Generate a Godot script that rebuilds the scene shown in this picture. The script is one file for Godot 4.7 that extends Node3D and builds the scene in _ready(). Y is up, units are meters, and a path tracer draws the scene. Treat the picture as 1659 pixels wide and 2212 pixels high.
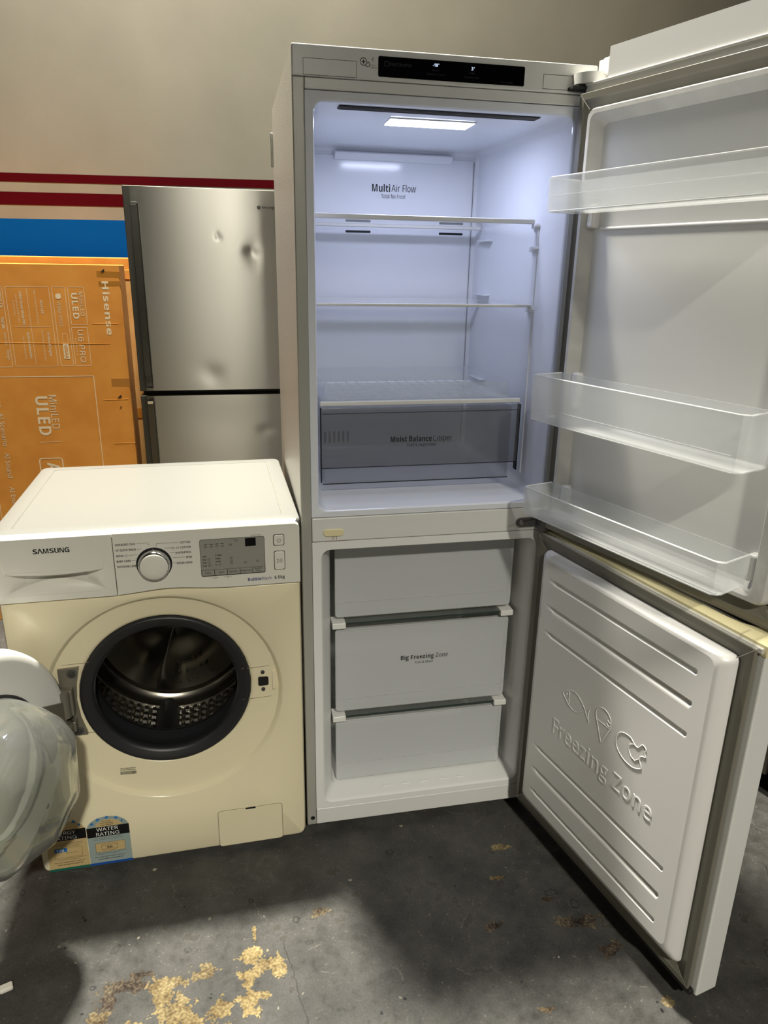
extends Node3D
# A white fridge-freezer with both doors open beside a front-loading washer, in a warehouse shop.
# Metres, y up. The fridge's front lower left corner is the origin; its front looks along +z.

var M := {}
var rng := RandomNumberGenerator.new()


# ---------------------------------------------------------------- mesh builder
class B:
	var v := PackedVector3Array()
	var n := PackedVector3Array()
	var uv := PackedVector2Array()
	var xf := Transform3D()
	var keep_uv := false

	func put(p: Vector3, q: Vector3, t: Vector2) -> void:
		v.push_back(xf * p)
		n.push_back((xf.basis * q).normalized())
		uv.push_back(t)

	func vert(p: Vector3, q: Vector3) -> void:
		put(p, q, Vector2(p.x + p.z, p.y))

	# a, b, c seen counter-clockwise from the side the normal points to
	func tri3(a: Vector3, b: Vector3, c: Vector3, na: Vector3, nb: Vector3, nc: Vector3) -> void:
		vert(a, na); vert(c, nc); vert(b, nb)

	func tri(a: Vector3, b: Vector3, c: Vector3) -> void:
		var q := (b - a).cross(c - a).normalized()
		tri3(a, b, c, q, q, q)

	func quad(a: Vector3, b: Vector3, c: Vector3, d: Vector3) -> void:
		tri(a, b, c); tri(a, c, d)

	# rows of points; smooth where neighbouring faces meet at less than `crease` degrees
	func grid(P: Array, closed := true, crease := 38.0, flip := false) -> void:
		var rows := P.size()
		var cols: int = P[0].size()
		var last := cols if closed else cols - 1
		var lim := cos(deg_to_rad(crease))
		var F := []
		for i in rows - 1:
			var R := PackedVector3Array()
			for j in last:
				var a: Vector3 = P[i][j]
				var b: Vector3 = P[i][(j + 1) % cols]
				var c: Vector3 = P[i + 1][(j + 1) % cols]
				var d: Vector3 = P[i + 1][j]
				var q := (c - a).cross(d - b)
				R.push_back(q.normalized() * (-1.0 if flip else 1.0))
			F.push_back(R)
		for i in rows - 1:
			for j in last:
				var q: Vector3 = F[i][j]
				if q == Vector3.ZERO:
					continue
				var ps := [P[i][j], P[i][(j + 1) % cols], P[i + 1][(j + 1) % cols], P[i + 1][j]]
				var ns := []
				for k in 4:
					var s := Vector3.ZERO
					for di in [-1, 0]:
						for dj in [-1, 0]:
							var ii: int = i + di + (1 if k > 1 else 0)
							var jj: int = j + dj + (1 if k == 1 or k == 2 else 0)
							if ii < 0 or ii >= rows - 1:
								continue
							if closed:
								jj = posmod(jj, last)
							elif jj < 0 or jj >= last:
								continue
							var w: Vector3 = F[ii][jj]
							if w.dot(q) > lim:
								s += w
					ns.push_back(s.normalized())
				if flip:
					tri3(ps[0], ps[2], ps[1], ns[0], ns[2], ns[1])
					tri3(ps[0], ps[3], ps[2], ns[0], ns[3], ns[2])
				else:
					tri3(ps[0], ps[1], ps[2], ns[0], ns[1], ns[2])
					tri3(ps[0], ps[2], ps[3], ns[0], ns[2], ns[3])

	func cap(loop: PackedVector3Array, up: Vector3) -> void:
		var c := Vector3.ZERO
		for p in loop:
			c += p
		c /= loop.size()
		for j in loop.size():
			var a := loop[j]
			var b := loop[(j + 1) % loop.size()]
			if (a - c).cross(b - c).dot(up) > 0.0:
				tri3(c, a, b, up, up, up)
			else:
				tri3(c, b, a, up, up, up)

	# solid between loops (counter-clockwise seen from +z), listed from back to front
	func solid(loops: Array, crease := 38.0) -> void:
		grid(loops, true, crease)
		cap(loops[0], Vector3(0, 0, -1))
		cap(loops[-1], Vector3(0, 0, 1))

	# box with bevelled or rounded edges
	func box(lo: Vector3, hi: Vector3, r := 0.002, seg := 1) -> void:
		var c := (lo + hi) / 2.0
		var h := (hi - lo).abs() / 2.0
		r = minf(r, minf(h.x, minf(h.y, h.z)) * 0.98)
		if r < 0.0002:
			for f in 6:
				var ax := f / 2
				var s := 1.0 if f % 2 else -1.0
				var nn := Vector3.ZERO; nn[ax] = s
				var u := Vector3.ZERO; u[(ax + 1) % 3] = 1.0
				var w := nn.cross(u)
				var o := c + nn * h
				quad(o - u * h - w * h, o + u * h - w * h, o + u * h + w * h, o - u * h + w * h)
			return
		var inn := h - Vector3(r, r, r)
		for f in 6:
			var ax := f / 2
			var s := 1.0 if f % 2 else -1.0
			var nn := Vector3.ZERO; nn[ax] = s
			var ua := (ax + 1) % 3
			var wa := (ax + 2) % 3
			var cu := steps(inn[ua], r, seg)
			var cw := steps(inn[wa], r, seg)
			var P := []
			var N := []
			for i in cu.size():
				var rp := PackedVector3Array()
				var rn := PackedVector3Array()
				for j in cw.size():
					var p := Vector3.ZERO
					p[ax] = s * h[ax]; p[ua] = cu[i]; p[wa] = cw[j]
					var k := p.clamp(-inn, inn)
					var q := (p - k).normalized()
					rp.push_back(c + k + q * r)
					rn.push_back(q)
				P.push_back(rp); N.push_back(rn)
			for i in cu.size() - 1:
				for j in cw.size() - 1:
					var a: Vector3 = P[i][j]; var b: Vector3 = P[i + 1][j]; var d: Vector3 = P[i + 1][j + 1]; var e: Vector3 = P[i][j + 1]
					if s > 0:
						tri3(a, b, d, N[i][j], N[i + 1][j], N[i + 1][j + 1]); tri3(a, d, e, N[i][j], N[i + 1][j + 1], N[i][j + 1])
					else:
						tri3(a, d, b, N[i][j], N[i + 1][j + 1], N[i + 1][j]); tri3(a, e, d, N[i][j], N[i][j + 1], N[i + 1][j + 1])

	static func steps(h: float, r: float, seg: int) -> PackedFloat32Array:
		var o := PackedFloat32Array()
		for i in seg + 1:
			o.push_back(-h - r * tan(PI / 4 * (1.0 - float(i) / seg)))
		for i in seg + 1:
			o.push_back(h + r * tan(PI / 4 * float(i) / seg))
		return o

	static func rr(x0: float, y0: float, x1: float, y1: float, r: float, z: float, k := 5) -> PackedVector3Array:
		var o := PackedVector3Array()
		r = maxf(r, 0.0001)
		for q in 4:
			var cx := x1 - r if q == 0 or q == 3 else x0 + r
			var cy := y1 - r if q < 2 else y0 + r
			for i in k + 1:
				var t := PI / 2 * (q + float(i) / k)
				o.push_back(Vector3(cx + r * cos(t), cy + r * sin(t), z))
		return o

	static func ring(cx: float, cy: float, r: float, z: float, k := 64) -> PackedVector3Array:
		var o := PackedVector3Array()
		for i in k:
			o.push_back(Vector3(cx + r * cos(TAU * i / k), cy + r * sin(TAU * i / k), z))
		return o

	# rounded plate, front face at z1
	func plate(x0: float, y0: float, x1: float, y1: float, r: float, z0: float, z1: float, bev := 0.0) -> void:
		if bev > 0.0:
			solid([rr(x0, y0, x1, y1, r, z0), rr(x0, y0, x1, y1, r, z1 - bev), rr(x0 + bev * 0.3, y0 + bev * 0.3, x1 - bev * 0.3, y1 - bev * 0.3, r, z1 - bev * 0.3), rr(x0 + bev, y0 + bev, x1 - bev, y1 - bev, maxf(r - bev, 0.0005), z1)])
		else:
			solid([rr(x0, y0, x1, y1, r, z0), rr(x0, y0, x1, y1, r, z1)])

	# flat outline of a rounded rectangle, line width w
	func frame(x0: float, y0: float, x1: float, y1: float, r: float, w: float, z: float) -> void:
		grid([rr(x0, y0, x1, y1, r, z), rr(x0 + w, y0 + w, x1 - w, y1 - w, maxf(r - w, 0.0003), z)])

	func disc(cx: float, cy: float, r: float, z0: float, z1: float, k := 24, bev := 0.0) -> void:
		if bev > 0.0:
			solid([ring(cx, cy, r, z0, k), ring(cx, cy, r, z1 - bev, k), ring(cx, cy, r - bev * 0.3, z1 - bev * 0.3, k), ring(cx, cy, r - bev, z1, k)])
		else:
			solid([ring(cx, cy, r, z0, k), ring(cx, cy, r, z1, k)])

	func annulus(cx: float, cy: float, r0: float, r1: float, z: float, k := 32) -> void:
		grid([ring(cx, cy, r1, z, k), ring(cx, cy, r0, z, k)])

	# flat rectangle facing +z
	func rect(x0: float, y0: float, x1: float, y1: float, z: float) -> void:
		quad(Vector3(x0, y0, z), Vector3(x1, y0, z), Vector3(x1, y1, z), Vector3(x0, y1, z))

	# flat line from a to b in the plane z
	func line(a: Vector2, b: Vector2, w: float, z: float) -> void:
		var t := (b - a).normalized().orthogonal() * w / 2.0
		quad(Vector3(a.x + t.x, a.y + t.y, z), Vector3(a.x - t.x, a.y - t.y, z), Vector3(b.x - t.x, b.y - t.y, z), Vector3(b.x + t.x, b.y + t.y, z))

	func poly(pts: PackedVector2Array, z0: float, z1: float) -> void:
		var p := pts
		if Geometry2D.is_polygon_clockwise(p):
			p = pts.duplicate(); p.reverse()
		var idx := Geometry2D.triangulate_polygon(p)
		for i in range(0, idx.size(), 3):
			var a := p[idx[i]]; var b := p[idx[i + 1]]; var c := p[idx[i + 2]]
			if (b - a).cross(c - a) < 0:
				var t := b; b = c; c = t
			tri(Vector3(a.x, a.y, z1), Vector3(b.x, b.y, z1), Vector3(c.x, c.y, z1))
			if z1 - z0 > 0.0:
				tri(Vector3(a.x, a.y, z0), Vector3(c.x, c.y, z0), Vector3(b.x, b.y, z0))
		if z1 - z0 > 0.0:
			var l0 := PackedVector3Array(); var l1 := PackedVector3Array()
			for q in p:
				l0.push_back(Vector3(q.x, q.y, z0)); l1.push_back(Vector3(q.x, q.y, z1))
			grid([l0, l1], true, 30.0)

	func tube(path: PackedVector3Array, r: float, k := 8, closed := false) -> void:
		var P := []
		var m := path.size()
		var prev := Vector3.ZERO
		for i in m:
			var a := path[posmod(i - 1, m)] if closed else path[maxi(i - 1, 0)]
			var b := path[(i + 1) % m] if closed else path[mini(i + 1, m - 1)]
			var t := (b - a).normalized()
			var s := prev
			if i == 0:
				s = t.cross(Vector3.UP if absf(t.y) < 0.9 else Vector3.RIGHT).normalized()
			s = (s - t * s.dot(t)).normalized()
			prev = s
			var w := t.cross(s)
			var l := PackedVector3Array()
			for j in k:
				var g := TAU * j / k
				l.push_back(path[i] + (s * cos(g) + w * sin(g)) * r)
			P.push_back(l)
		if closed:
			P.push_back(P[0])
		grid(P, true, 60.0)
		if not closed:
			cap(P[0], (path[0] - path[1]).normalized())
			cap(P[-1], (path[-1] - path[-2]).normalized())

	func mesh_in(am: Array, t: Transform3D) -> void:
		var pv: PackedVector3Array = am[Mesh.ARRAY_VERTEX]
		var pn: PackedVector3Array = am[Mesh.ARRAY_NORMAL]
		var ix: PackedInt32Array = am[Mesh.ARRAY_INDEX] if am[Mesh.ARRAY_INDEX] != null else PackedInt32Array(range(pv.size()))
		for i in ix:
			vert(t * pv[i], (t.basis.inverse().transposed() * pn[i]).normalized())

	func mesh() -> ArrayMesh:
		var a := []
		a.resize(Mesh.ARRAY_MAX)
		a[Mesh.ARRAY_VERTEX] = v; a[Mesh.ARRAY_NORMAL] = n; a[Mesh.ARRAY_TEX_UV] = uv
		var m := ArrayMesh.new()
		m.add_surface_from_arrays(Mesh.PRIMITIVE_TRIANGLES, a)
		return m


# ---------------------------------------------------------------- lettering
var fonts := {}
func font(bold: bool, serif := false) -> SystemFont:
	var key := str(bold) + str(serif)
	if not fonts.has(key):
		var f := SystemFont.new()
		f.font_names = PackedStringArray(["Droid Serif" if serif else "Droid Sans"])
		f.font_weight = 700 if bold else 400
		fonts[key] = f
	return fonts[key]

# text whose left edge is at x, baseline at y; capital height `cap`; stretched to width w when w > 0
func text(b: B, s: String, x: float, y: float, cap: float, w := 0.0, bold := false, z := 0.0, rot := 0.0, depth := 0.0) -> void:
	var t := TextMesh.new()
	t.font = font(bold)
	t.font_size = 48
	t.pixel_size = 0.01
	t.curve_step = 2.0
	t.depth = depth / (cap / 0.343)
	t.text = s
	t.horizontal_alignment = HORIZONTAL_ALIGNMENT_LEFT
	t.vertical_alignment = VERTICAL_ALIGNMENT_BOTTOM
	var a := t.get_mesh_arrays()
	if a.is_empty() or a[Mesh.ARRAY_VERTEX] == null:
		return
	var k := TextMesh.new()
	k.font = t.font; k.font_size = 48; k.pixel_size = 0.01; k.text = "H"
	k.horizontal_alignment = HORIZONTAL_ALIGNMENT_LEFT; k.vertical_alignment = VERTICAL_ALIGNMENT_BOTTOM
	var kb := k.get_aabb()
	var tb := t.get_aabb()
	var sy := cap / kb.size.y
	var sx := w / tb.size.x if w > 0.0 else sy
	var local := Transform3D(Basis.from_scale(Vector3(sx, sy, sy)), Vector3(-tb.position.x * sx, -kb.position.y * sy, 0))
	b.mesh_in(a, Transform3D(Basis(Vector3(0, 0, 1), rot), Vector3(x, y, z)) * local)


# ---------------------------------------------------------------- nodes
var taken := {}
func numbered(called: String) -> String:
	var k: int = taken.get(called, 0)
	taken[called] = k + 1
	return called if k == 0 else "%s_%03d" % [called, k]

func tag(o: Node3D, label: String, category: String, group := "") -> void:
	o.set_meta("label", label)
	o.set_meta("category", category)
	if group:
		o.set_meta("group", group)

func thing(called: String, label: String, category: String, at := Vector3.ZERO, turn := 0.0, group := "") -> Node3D:
	var o := Node3D.new()
	o.name = numbered(called)
	add_child(o, true)
	o.position = at
	o.rotation.y = turn
	tag(o, label, category, group)
	return o

func part(called: String, b: B, m: Material, parent: Node3D, label := "") -> MeshInstance3D:
	var o := MeshInstance3D.new()
	o.name = called
	o.mesh = b.mesh()
	o.material_override = m
	parent.add_child(o, true)
	if label:
		o.set_meta("label", label)
	return o

func struct(called: String, b: B, m: Material) -> MeshInstance3D:
	var o := part(called, b, m, self)
	o.set_meta("kind", "structure")
	return o


# ---------------------------------------------------------------- materials
func mat(key: String, r: int, g: int, bl: int, rough := 0.5, metal := 0.0, spec := 0.5) -> StandardMaterial3D:
	var m := StandardMaterial3D.new()
	m.resource_name = key
	m.albedo_color = Color8(r, g, bl)
	m.roughness = rough
	m.metallic = metal
	m.metallic_specular = spec
	M[key] = m
	return m

func noise_tex(sd: int, freq: float, size := 512, normal := false, bump := 4.0, lo := Color.BLACK, hi := Color.WHITE) -> NoiseTexture2D:
	var f := FastNoiseLite.new()
	f.seed = sd
	f.frequency = freq
	f.fractal_octaves = 4
	var t := NoiseTexture2D.new()
	t.width = size; t.height = size
	t.seamless = true
	t.noise = f
	if normal:
		t.as_normal_map = true
		t.bump_strength = bump
	elif lo != Color.BLACK or hi != Color.WHITE:
		var g := Gradient.new()
		g.set_color(0, lo); g.set_color(1, hi)
		t.color_ramp = g
	return t

func clear_mat(key: String, r: int, g: int, bl: int, a: float, rough: float) -> StandardMaterial3D:
	var m := mat(key, r, g, bl, rough)
	m.transparency = BaseMaterial3D.TRANSPARENCY_ALPHA
	m.albedo_color.a = a
	return m

func make_materials() -> void:
	mat("white", 223, 223, 220, 0.28)
	mat("white_trim", 232, 232, 228, 0.25)
	mat("liner", 226, 229, 236, 0.12)
	mat("freezer_liner", 232, 232, 231, 0.25)
	mat("door_liner", 233, 232, 230, 0.32)
	mat("fridge_edge", 176, 176, 168, 0.38, 0.25)
	mat("seam", 26, 26, 24, 0.7)
	mat("gasket", 118, 115, 104, 0.45)
	mat("gasket_light", 198, 196, 188, 0.4)
	mat("cream", 232, 222, 178, 0.35)
	mat("washer", 230, 220, 188, 0.18)
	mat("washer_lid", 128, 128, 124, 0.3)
	mat("washer_panel", 226, 224, 214, 0.3)
	mat("display_grey", 150, 148, 140, 0.3)
	mat("black_gloss", 6, 7, 12, 0.08)
	mat("print_black", 18, 18, 20, 0.6)
	mat("print_dim", 34, 36, 46, 0.6)
	mat("print_blue", 30, 50, 120, 0.6)
	mat("chrome", 205, 205, 205, 0.12, 1.0)
	mat("rubber", 30, 31, 34, 0.42)
	mat("rubber_dark", 9, 9, 10, 0.5)
	mat("drum_steel", 150, 146, 136, 0.22, 1.0)
	mat("hinge_grey", 132, 128, 116, 0.4, 0.55)
	mat("hinge_dark", 92, 92, 90, 0.4, 0.4)
	mat("screw", 150, 148, 140, 0.3, 0.9)
	mat("red", 58, 0, 6, 0.9, 0.0, 0.15)
	mat("blue", 0, 62, 124, 0.9, 0.0, 0.15)
	mat("foot", 20, 20, 20, 0.7)
	mat("label_cream", 196, 172, 122, 0.5)
	mat("label_blue", 150, 164, 160, 0.5)
	mat("star_blue", 24, 112, 190, 0.5)
	mat("bar_green", 20, 100, 84, 0.5)
	mat("bar_blue", 20, 80, 160, 0.5)
	mat("label_black", 10, 10, 12, 0.4)
	mat("print_white", 236, 236, 232, 0.6)
	mat("box_print", 236, 214, 178, 0.75)
	mat("steel_dark", 74, 72, 66, 0.45, 0.5)
	mat("bench_body", 58, 54, 46, 0.5, 0.3)
	mat("bench_top", 150, 142, 124, 0.35, 0.7)
	mat("handle_dark", 84, 82, 76, 0.3, 0.9)
	mat("foam", 230, 226, 214, 0.9)
	mat("slot_black", 10, 11, 14, 0.6)
	mat("lamp_grey", 90, 90, 88, 0.5, 0.4)
	mat("frost_print", 40, 40, 42, 0.6)
	var t := mat("tape", 176, 118, 46, 0.18)
	t.clearcoat_enabled = true; t.clearcoat = 0.8; t.clearcoat_roughness = 0.1
	# glowing things
	var g := mat("glow_led", 255, 255, 255, 0.5)
	g.emission_enabled = true; g.emission = Color(0.90, 0.93, 1.0); g.emission_energy_multiplier = 6.0
	g = mat("glow_bay", 255, 250, 240, 0.5)
	g.emission_enabled = true; g.emission = Color(1.0, 0.93, 0.8); g.emission_energy_multiplier = 8.0
	g = mat("glow_digit", 230, 235, 255, 0.5)
	g.emission_enabled = true; g.emission = Color(0.8, 0.88, 1.0); g.emission_energy_multiplier = 1.2
	# clear plastics
	clear_mat("glass", 235, 245, 242, 0.06, 0.02)
	clear_mat("bin", 232, 235, 236, 0.30, 0.30)
	clear_mat("bin_edge", 244, 246, 246, 0.62, 0.28)
	clear_mat("tray", 215, 222, 230, 0.16, 0.3)
	clear_mat("crisper", 112, 114, 120, 0.36, 0.28)
	clear_mat("crisper_low", 150, 152, 158, 0.17, 0.28)
	clear_mat("drawer_front", 220, 223, 226, 0.56, 0.3)
	clear_mat("drawer_body", 220, 222, 218, 0.28, 0.3)
	clear_mat("tape_clear", 200, 150, 70, 0.5, 0.3)
	clear_mat("door_cover", 226, 226, 218, 0.85, 0.35)
	var gl := mat("bowl_glass", 240, 242, 236, 0.05)
	gl.refraction_enabled = true; gl.refraction_scale = 0.05; gl.albedo_color.a = 0.07
	# brushed steel front
	var s := mat("steel", 134, 132, 126, 0.28, 1.0)
	s.anisotropy_enabled = true; s.anisotropy = -1.0
	# silver textured side of the fridge
	s = mat("fridge_side", 206, 204, 197, 0.30, 0.65)
	s.heightmap_enabled = true
	s.heightmap_texture = noise_tex(11, 0.09, 512)
	s.heightmap_scale = 0.10
	s.heightmap_deep_parallax = false
	s.uv1_triplanar = true; s.uv1_scale = Vector3(9, 6.5, 9)
	# cardboard
	s = mat("card", 255, 255, 255, 0.85)
	s.albedo_texture = noise_tex(21, 0.012, 512, false, 1.0, Color8(210, 134, 46), Color8(224, 152, 62))
	s.uv1_triplanar = true; s.uv1_scale = Vector3(1.1, 1.1, 1.1)
	s.heightmap_enabled = true; s.heightmap_texture = noise_tex(22, 0.03, 512); s.heightmap_scale = 0.012
	s = mat("card_pale", 255, 255, 255, 0.85)
	s.albedo_texture = noise_tex(23, 0.012, 512, false, 1.0, Color8(190, 142, 78), Color8(208, 164, 98))
	s.uv1_triplanar = true
	# wall paint
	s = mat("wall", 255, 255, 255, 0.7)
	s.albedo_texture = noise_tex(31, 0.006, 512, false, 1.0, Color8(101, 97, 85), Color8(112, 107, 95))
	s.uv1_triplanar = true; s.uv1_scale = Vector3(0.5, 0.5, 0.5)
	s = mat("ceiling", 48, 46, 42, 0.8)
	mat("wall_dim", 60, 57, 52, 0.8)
	# scuffed liner inside the upper door
	s = mat("door_panel", 255, 255, 255, 0.36)
	s.albedo_texture = noise_tex(41, 0.02, 512, false, 1.0, Color8(192, 191, 188), Color8(214, 213, 210))
	s.uv1_triplanar = true; s.uv1_scale = Vector3(1.5, 1.5, 1.5)
	floor_material()

func floor_material() -> void:
	# painted concrete: grey paint, worn through to ochre concrete in patches, with scratches and chips
	var w := 2048
	var h := 1366
	var a := FastNoiseLite.new(); a.seed = 3; a.frequency = 0.010; a.fractal_octaves = 5
	var c := FastNoiseLite.new(); c.seed = 9; c.frequency = 0.042; c.fractal_octaves = 4
	var e := FastNoiseLite.new(); e.seed = 14; e.frequency = 0.20; e.fractal_octaves = 2
	var na := a.get_image(w, h).get_data()
	var nc := c.get_image(w, h).get_data()
	var ne := e.get_image(w, h).get_data()
	var mask := PackedFloat32Array(); mask.resize(w * h)
	# worn patches: x, z, radius x, radius z, tone (0 ochre, 1 brown)
	var blobs := [
		[-0.34, 0.355, 0.028, 0.022, 0.2], [-0.325, 0.385, 0.03, 0.02, 0.2], [-0.30, 0.415, 0.035, 0.025, 0.2], [-0.285, 0.45, 0.05, 0.03, 0.1], [-0.26, 0.475, 0.07, 0.035, 0.1], [-0.225, 0.435, 0.03, 0.025, 0.1], [-0.21, 0.415, 0.022, 0.018, 0.1],
		[-0.155, 0.325, 0.024, 0.022, 0.0], [-0.16, 0.37, 0.024, 0.035, 0.0], [-0.158, 0.415, 0.022, 0.03, 0.0], [-0.118, 0.345, 0.028, 0.022, 0.1], [-0.098, 0.36, 0.02, 0.014, 0.1], [-0.13, 0.413, 0.012, 0.01, 0.1],
		[-0.245, 0.345, 0.028, 0.018, 0.4], [-0.305, 0.352, 0.025, 0.012, 0.4], [-0.40, 0.345, 0.045, 0.02, 1.0], [-0.43, 0.372, 0.028, 0.018, 1.0], [-0.375, 0.322, 0.025, 0.014, 1.0],
		[-0.145, 0.27, 0.005, 0.03, 0.0], [-0.44, 0.41, 0.03, 0.02, 0.5], [-0.39, 0.43, 0.02, 0.014, 0.2], [0.0, 0.235, 0.016, 0.012, 0.9],
		[0.379, 0.347, 0.024, 0.010, 1.0], [0.566, 0.371, 0.045, 0.018, 1.0], [0.60, 0.45, 0.03, 0.022, 1.0], [0.655, 0.575, 0.013, 0.010, 0.5], [0.42, 0.548, 0.035, 0.010, 0.5], [0.52, 0.30, 0.02, 0.008, 0.9], [0.43, 0.22, 0.02, 0.008, 0.3], [0.47, 0.13, 0.02, 0.008, 0.3],
		[0.8, 0.3, 0.03, 0.02, 0.8], [1.0, 0.25, 0.04, 0.03, 0.7], [-0.9, 0.4, 0.07, 0.05, 0.2], [1.3, 0.15, 0.05, 0.03, 0.4], [0.2, 0.75, 0.08, 0.05, 0.2], [-0.5, 0.7, 0.1, 0.06, 0.2], [0.9, 0.8, 0.1, 0.05, 0.4]]
	var px := 3.0 / w
	var x0 := -1.1
	var z0 := -0.90
	var tone := PackedFloat32Array(); tone.resize(w * h)
	for b in blobs:
		var rx: float = b[2] * 1.7
		var rz: float = b[3] * 1.7
		var i0 := maxi(0, int((b[0] - rx - x0) / px)); var i1 := mini(w - 1, int((b[0] + rx - x0) / px))
		var j0 := maxi(0, int((b[1] - rz - z0) / px)); var j1 := mini(h - 1, int((b[1] + rz - z0) / px))
		for j in range(j0, j1 + 1):
			for i in range(i0, i1 + 1):
				var dx: float = (x0 + i * px - b[0]) / b[2]
				var dz: float = (z0 + j * px - b[1]) / b[3]
				var k := j * w + i
				var q := 1.0 - sqrt(dx * dx + dz * dz) + (nc[k] - 128) / 150.0 + (ne[k] - 128) / 420.0 + (na[k] - 128) / 260.0
				if q > mask[k]:
					mask[k] = q
					tone[k] = b[4]
	var out := PackedByteArray(); out.resize(w * h * 3)
	var ro := PackedByteArray(); ro.resize(w * h * 3)
	for k in w * h:
		var g := 71.0 + (na[k] - 128) * 0.10 + (nc[k] - 128) * 0.05 + (ne[k] - 128) * 0.05
		var r0 := g * 1.0
		var g0 := g * 0.985
		var b0 := g * 0.95
		var rr_ := 120.0 + (nc[k] - 128) * 0.5
		var mk := mask[k]
		if mk > 0.03:
			var rim := clampf((mk - 0.03) / 0.05, 0.0, 1.0)
			var d := (ne[k] - 128) * 0.30 + (nc[k] - 128) * 0.26 + (na[k] - 128) * 0.2
			var t := tone[k]
			var bare := clampf((mk - 0.07) / 0.05, 0.0, 1.0)
			var dk := 1.0 - 0.42 * rim
			r0 = lerpf(r0 * dk, lerpf(124.0, 66.0, t) + d, bare); g0 = lerpf(g0 * dk, lerpf(108.0, 57.0, t) + d, bare); b0 = lerpf(b0 * dk, lerpf(74.0, 47.0, t) + d * 0.8, bare)
			rr_ = lerpf(rr_, 190.0, bare)
		elif na[k] > 186 and nc[k] > 150:
			r0 *= 0.86; g0 *= 0.85; b0 *= 0.82
		elif ne[k] > 206 and nc[k] > 166:
			r0 += 34; g0 += 32; b0 += 26
		out[k * 3] = clampi(int(r0), 0, 255); out[k * 3 + 1] = clampi(int(g0), 0, 255); out[k * 3 + 2] = clampi(int(b0), 0, 255)
		ro[k * 3] = clampi(int(rr_), 0, 255); ro[k * 3 + 1] = ro[k * 3]; ro[k * 3 + 2] = ro[k * 3]
	# chips: small rings and flecks where the paint has lifted
	rng.seed = 91
	for s in 640:
		var cxp := rng.randf() * w
		var cyp := rng.randf() * h
		var big := rng.randf() < 0.22
		var rad := rng.randf_range(3.5, 9.0) if big else rng.randf_range(0.7, 2.2)
		var lift := rng.randf_range(-34, -16) if big else (rng.randf_range(30, 90) if rng.randf() < 0.65 else -40.0)
		var sq := rng.randf_range(0.5, 1.0)
		var tl := rng.randf() * TAU
		for j in range(int(cyp - rad - 2), int(cyp + rad + 3)):
			for i in range(int(cxp - rad - 2), int(cxp + rad + 3)):
				if i < 0 or j < 0 or i >= w or j >= h:
					continue
				var u := Vector2(i - cxp, j - cyp).rotated(tl)
				u.y /= sq
				var k := j * w + i
				var dd := u.length() + (nc[k] - 128) / 40.0
				if (big and absf(dd - rad) < 0.9) or (not big and dd < rad):
					for ch in 3:
						out[k * 3 + ch] = clampi(int(out[k * 3 + ch] + lift * [1.0, 0.95, 0.82][ch]), 8, 235)
	# fine scratches
	rng.seed = 77
	for s in 260:
		var p := Vector2(rng.randf() * w, rng.randf() * h)
		var d := Vector2.from_angle(rng.randf() * TAU)
		var len_ := rng.randf_range(6, 60)
		var lift := rng.randf_range(10, 50) * (1.0 if rng.randf() < 0.8 else -0.7)
		for q in int(len_):
			var u := p + d * q
			d = d.rotated(rng.randf_range(-0.08, 0.08))
			var i := int(u.x); var j := int(u.y)
			if i < 0 or j < 0 or i >= w or j >= h:
				break
			var k := (j * w + i) * 3
			for ch in 3:
				out[k + ch] = clampi(int(out[k + ch] + lift * [1.0, 0.96, 0.85][ch]), 0, 255)
	# the long crack towards the lower edge
	var cp := Vector2((-0.085 - x0) / px, (0.30 - z0) / px)
	for q in 150:
		cp += Vector2(0.18 + rng.randf_range(-0.5, 0.5), 0.9)
		var k := (int(cp.y) * w + int(cp.x)) * 3
		for ch in 3:
			out[k + ch] = int(out[k + ch] * 0.6)
	var m := mat("floor", 255, 255, 255, 1.0)
	m.albedo_texture = ImageTexture.create_from_image(Image.create_from_data(w, h, false, Image.FORMAT_RGB8, out))
	m.roughness_texture = ImageTexture.create_from_image(Image.create_from_data(w, h, false, Image.FORMAT_RGB8, ro))
	m.heightmap_enabled = true
	m.heightmap_texture = m.albedo_texture
	m.heightmap_scale = 0.04
	m.metallic_specular = 0.32


# ================================================================ scene
func _ready() -> void:
	rng.seed = 12
	# camera
	var cam := Camera3D.new()
	cam.name = "camera"
	cam.transform = Transform3D(Basis(Vector3.UP, -0.2071) * Basis(Vector3.RIGHT, -0.3240) * Basis(Vector3.BACK, 0.0169), Vector3(-0.1304, 1.3740, 1.4978))
	cam.fov = rad_to_deg(2.0 * atan(1106.0 / 1566.86))
	cam.near = 0.02
	cam.far = 60.0
	cam.current = true
	add_child(cam)
	# environment and exposure
	var we := WorldEnvironment.new()
	we.name = "environment"
	var env := Environment.new()
	env.background_mode = Environment.BG_COLOR
	env.background_color = Color(0.01, 0.01, 0.01)
	env.tonemap_mode = Environment.TONE_MAPPER_LINEAR
	env.tonemap_exposure = 0.8
	env.sdfgi_enabled = true
	env.ssao_enabled = true
	env.ssil_enabled = true
	we.environment = env
	add_child(we)
	make_materials()
	# lamps of the hall: position, energy
	bay_lamp(Vector3(-0.30, 5.4, -1.05), 118.0, 60.0, 1.0, "high-bay warehouse lamp overhead behind the washer")
	bay_lamp(Vector3(0.45, 5.4, 6.0), 70.0, 60.5, 0.35, "high-bay warehouse lamp hanging over the aisle behind the camera")
	room()
	fridge()
	washer()
	steel_fridge()
	cartons()
	bench()
	bits()
	opposite_row()


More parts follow.
